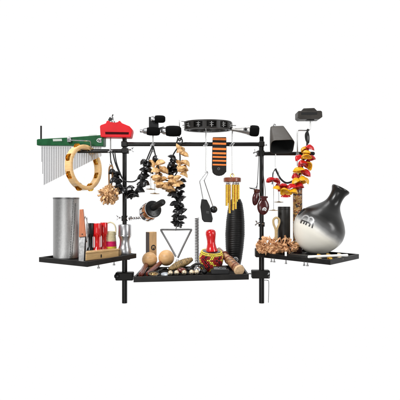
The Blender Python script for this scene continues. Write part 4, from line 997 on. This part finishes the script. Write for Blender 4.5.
l_.new(nb_.outputs['Fac'], bp.inputs['Height']); l_.new(bp.outputs[0], bs_.inputs['Normal'])
keys = [(-25.2, 0), (-24.8, 4.5), (-23.2, 9.8), (-20.5, 14.2), (-16, 18.6), (-10.4, 22.2), (-5, 24.6), (1, 25.6), (8.0, 24.4), (13, 21.6), (17.5, 18.0), (22.4, 13.2), (27, 9.4), (31, 7.5), (36, 6.9), (40.5, 7.3), (43, 8.3), (44.6, 9.1), (46.0, 9.2), (46.9, 8.5), (46.4, 7.3), (43, 5.9), (36, 5.2), (28, 4.8)]
cv = curve([V((r_, h_, 0)) for h_, r_ in keys], 5)
m = MB(); m.lathe([(max(0, p.x) * su, p.y * su) for p in cv], C, ax, PAINT, 64); pot = t.part('body', m, angle=80)
bvh = BVHTree.FromPolygons([tuple(p) for p in m.v], m.f)
def on_pot(px, py, lift=.0012):
    o_ = V((0, -CD, CH)); d_ = (P(px, py, 0) - o_).normalized(); loc, nn, _, _ = bvh.ray_cast(o_, d_)
    if nn.dot(d_) > 0: nn = -nn
    return loc + nn * lift, nn
# side hole
m = MB(); c_, nn = on_pot(301.4, 211.7, .0006)
tg = (P(304.2, 209.4, yu) - P(298.8, 214.2, yu)); tg = (tg - nn * tg.dot(nn)).normalized()
m.lathe([(0, 0), (.021, -.0005), (.0225, .0008), (.021, .0016), (0, .0004)], c_, nn, DARKIN, 28, scale=(1, .42), ref=tg); t.part('sound_hole', m, pot)
# emblem painted on the belly: two joined arches with four feet, then a slash
def stroke(mb, pts, wpx, mt, lift=.0008):
    if len(pts) > 3: pts = [(p.x, p.y) for p in curve([V((a_9[0], a_9[1], 0)) for a_9 in pts], 4)]
    pts2 = []
    for i in range(len(pts) - 1):
        for k in range(3): f = k / 3; pts2.append((pts[i][0] * (1 - f) + pts[i + 1][0] * f, pts[i][1] * (1 - f) + pts[i + 1][1] * f))
    pts2.append(pts[-1]); Lv = []; Rv = []
    for i, p in enumerate(pts2):
        a_1 = pts2[max(0, i - 1)]; b_1 = pts2[min(len(pts2) - 1, i + 1)]; dx, dy = b_1[0] - a_1[0], b_1[1] - a_1[1]; l2 = math.hypot(dx, dy); nx, ny = -dy / l2, dx / l2
        Lv.append(on_pot(p[0] + nx * wpx / 2, p[1] + ny * wpx / 2, lift)[0]); Rv.append(on_pot(p[0] - nx * wpx / 2, p[1] - ny * wpx / 2, lift)[0])
    n2 = len(Lv); mb.add(Lv + Rv, [(i, i + 1, n2 + i + 1, n2 + i) for i in range(n2 - 1)], mt)
m = MB(); G = mat('emblem_dark', (.045, .045, .047), .3); G2 = mat('emblem_light', (.42, .42, .42), .3, .3)
def LG(x, y): return (295 + x / 8, 180 + y / 8)
arc1 = [LG(44, 338), LG(58, 305), LG(78, 286), LG(100, 288), LG(112, 304), LG(110, 322), LG(92, 334)]
arc2 = [LG(104, 322), LG(114, 304), LG(132, 300), LG(146, 312), LG(148, 328), LG(134, 345), LG(118, 350)]
stroke(m, arc1, 1.5, G2, .0009); stroke(m, arc2, 1.5, G2, .0012)
for a1, b1 in (((60, 318), (46, 346)), ((80, 326), (68, 352)), ((96, 336), (86, 360)), ((122, 350), (112, 372)), ((146, 346), (136, 384)), ((166, 318), (158, 334))):
    stroke(m, [LG(*a1), LG(*b1)], 1.25, G, .0015)
stroke(m, [LG(56, 322), LG(92, 334), LG(126, 350)], 1.2, G, .0018)
t.part('emblem', m, pot)
m = MB(); zz = zfr()
m.lathe([(.040, 0), (.062, 0), (.064, .006), (.058, .012), (.050, .014), (.042, .008)], V((C.x - .01, C.y, zz)), (0, 0, 1), RUBBER, 40, closed=True)
Thing('drum_ring', 'flat black rubber ring under the clay pot drum', 'ring stand', V((C.x - .01, C.y, zz)), single=m)

# black cylinder
yk = .0; x = P(284.0, 0, yk).x; B = V((x, yk, zfr())); H_ = P(0, 206.6, yk).z - B.z; r_ = 6.1 * s(yk)
t = Thing('tube_shaker', 'plain black cylinder standing behind the orange tan pods on the right tray', 'shaker', B)
m = MB(); m.lathe([(0, 0), (r_ * .97, 0), (r_, .003), (r_, H_ - .003), (r_ * .97, H_), (0, H_)], B, (0, 0, 1), GREYBLK, 40); bd = t.part('tube', m)
m = MB()
for u in (.035, .10, .93, .965): m.lathe([(r_ * .99, 0), (r_ * 1.02, .001), (r_ * 1.02, .0035), (r_ * .99, .0045)], B + V((0, 0, H_ * u)), (0, 0, 1), BLACKPL, 40, closed=True)
t.part('band', m, bd)

# patterned rainstick
ys = .035; x = P(297.6, 0, ys).x; B = V((x, ys, zfr())); H_ = P(0, 171, ys).z - B.z; r_ = 4.6 * s(ys)
PAT = bpy.data.materials.new('painted_pattern'); PAT.use_nodes = True; pt = PAT.node_tree; pn = pt.nodes; pl = pt.links; pb = pn['Principled BSDF']; pb.inputs['Roughness'].default_value = .5
co = pn.new('ShaderNodeTexCoord'); sx_ = pn.new('ShaderNodeSeparateXYZ'); pl.new(co.outputs['Object'], sx_.inputs[0])
vr = pn.new('ShaderNodeTexVoronoi'); vr.inputs['Scale'].default_value = 150; pl.new(co.outputs['Object'], vr.inputs['Vector'])
sepc = pn.new('ShaderNodeSeparateColor'); pl.new(vr.outputs['Color'], sepc.inputs[0])
r1 = pn.new('ShaderNodeValToRGB'); r1.color_ramp.interpolation = 'CONSTANT'; ee = r1.color_ramp.elements; ee[0].color = (.50, .26, .06, 1); ee[1].position = .34; ee[1].color = (.62, .38, .16, 1)
for p_, c_ in ((.55, (.20, .03, .02)), (.70, (.05, .03, .025)), (.84, (.60, .55, .45)), (.92, (.35, .12, .04))): q = ee.new(p_); q.color = (*c_, 1)
pl.new(sepc.outputs[0], r1.inputs[0])
r2 = pn.new('ShaderNodeValToRGB'); r2.color_ramp.interpolation = 'CONSTANT'; ee = r2.color_ramp.elements; ee[0].position = 0; ee[0].color = (0, 0, 0, 1); ee[1].position = .08; ee[1].color = (1, 1, 1, 1)
mz = pn.new('ShaderNodeMath'); mz.operation = 'MULTIPLY'; mz.inputs[1].default_value = 1 / H_; pl.new(sx_.outputs['Z'], mz.inputs[0])
for p_, v_ in ((.44, .35), (.47, 1.0), (.70, .0), (.72, .8), (.76, .1), (.80, 1.0), (.84, .15), (.93, 1)): q = ee.new(p_); q.color = (v_, v_, v_, 1)
pl.new(mz.outputs[0], r2.inputs[0])
mx = pn.new('ShaderNodeMix'); mx.data_type = 'RGBA'; mx.inputs[6].default_value = (.05, .02, .018, 1); pl.new(r2.outputs[0], mx.inputs[0]); pl.new(r1.outputs[0], mx.inputs[7]); pl.new(mx.outputs[2], pb.inputs['Base Color'])
t = Thing('rain_stick', 'slim tall stick with ochre, red and black painted pattern, left behind the pot drum', 'rain stick', B)
m = MB(); m.lathe([(0, 0), (r_ * .96, 0), (r_, .003), (r_, H_ - .012), (r_ * .98, H_ - .010), (0, H_ - .010)], B, (0, 0, 1), PAT, 28); t.part('tube', m)
m = MB(); m.lathe([(0, 0), (r_ * .9, 0), (r_ * .9, .012), (r_ * .75, .016), (0, .016)], B + V((0, 0, H_ - .0098)), (0, 0, 1), MAPLE, 24); t.part('cap', m)

# jingle stick
a = V(P(308.2, 254.2, -.312)); b = V(P(347.6, 254.0, -.245)); zt = ZR + .022 + .0065; a.z = zt; b.z = zt
t = Thing('jingle_stick', 'thin white stick with gold jingles laid across the front corner of the right tray', 'jingle stick', (a + b) / 2 - V((0, 0, .0065)))
d = (b - a); m = MB(); m.lathe([(0, 0), (.005, 0), (.006, .002), (.006, d.length - .002), (.005, d.length), (0, d.length)], a, d, WHITEPL, 16); t.part('stick', m)
for f, off, mt in ((.26, -.004, BONE), (.30, .016, BRASS), (.54, -.004, BRASS), (.55, .022, BRASS), (.80, -.004, BONE), (.82, .016, BONE)):
    c_ = a + d * f + V((0, off, -.0085 if off < 0 else .002)); m = MB()
    for q in (0, 1): m.lathe([(.001, .003), (.005, .0028), (.0065, .001), (.0135, .0004), (.0135, -.0006), (.0065, 0), (.001, .002)], c_ + V((.002 * q, 0, -.004 + .004 * q)), (.1 + .2 * q, -.45, 1), mt, 22, closed=True)
    t.part('jingle', m)
# loose cowbell beater end / black pad at the left of the right tray
t = Thing('felt_pad', 'flat black pad on the right tray just in front of the pot drum', 'pad', P(303, 252, -.2))
x = P(300, 0, -.2).x; m = MB(); m.box(V((x, -.19, zfr() + .009)), (.11, .045, .014), RUBBER, Matrix.Rotation(R(-48), 3, 'Z')); t.part('pad', m, bevel=.004)
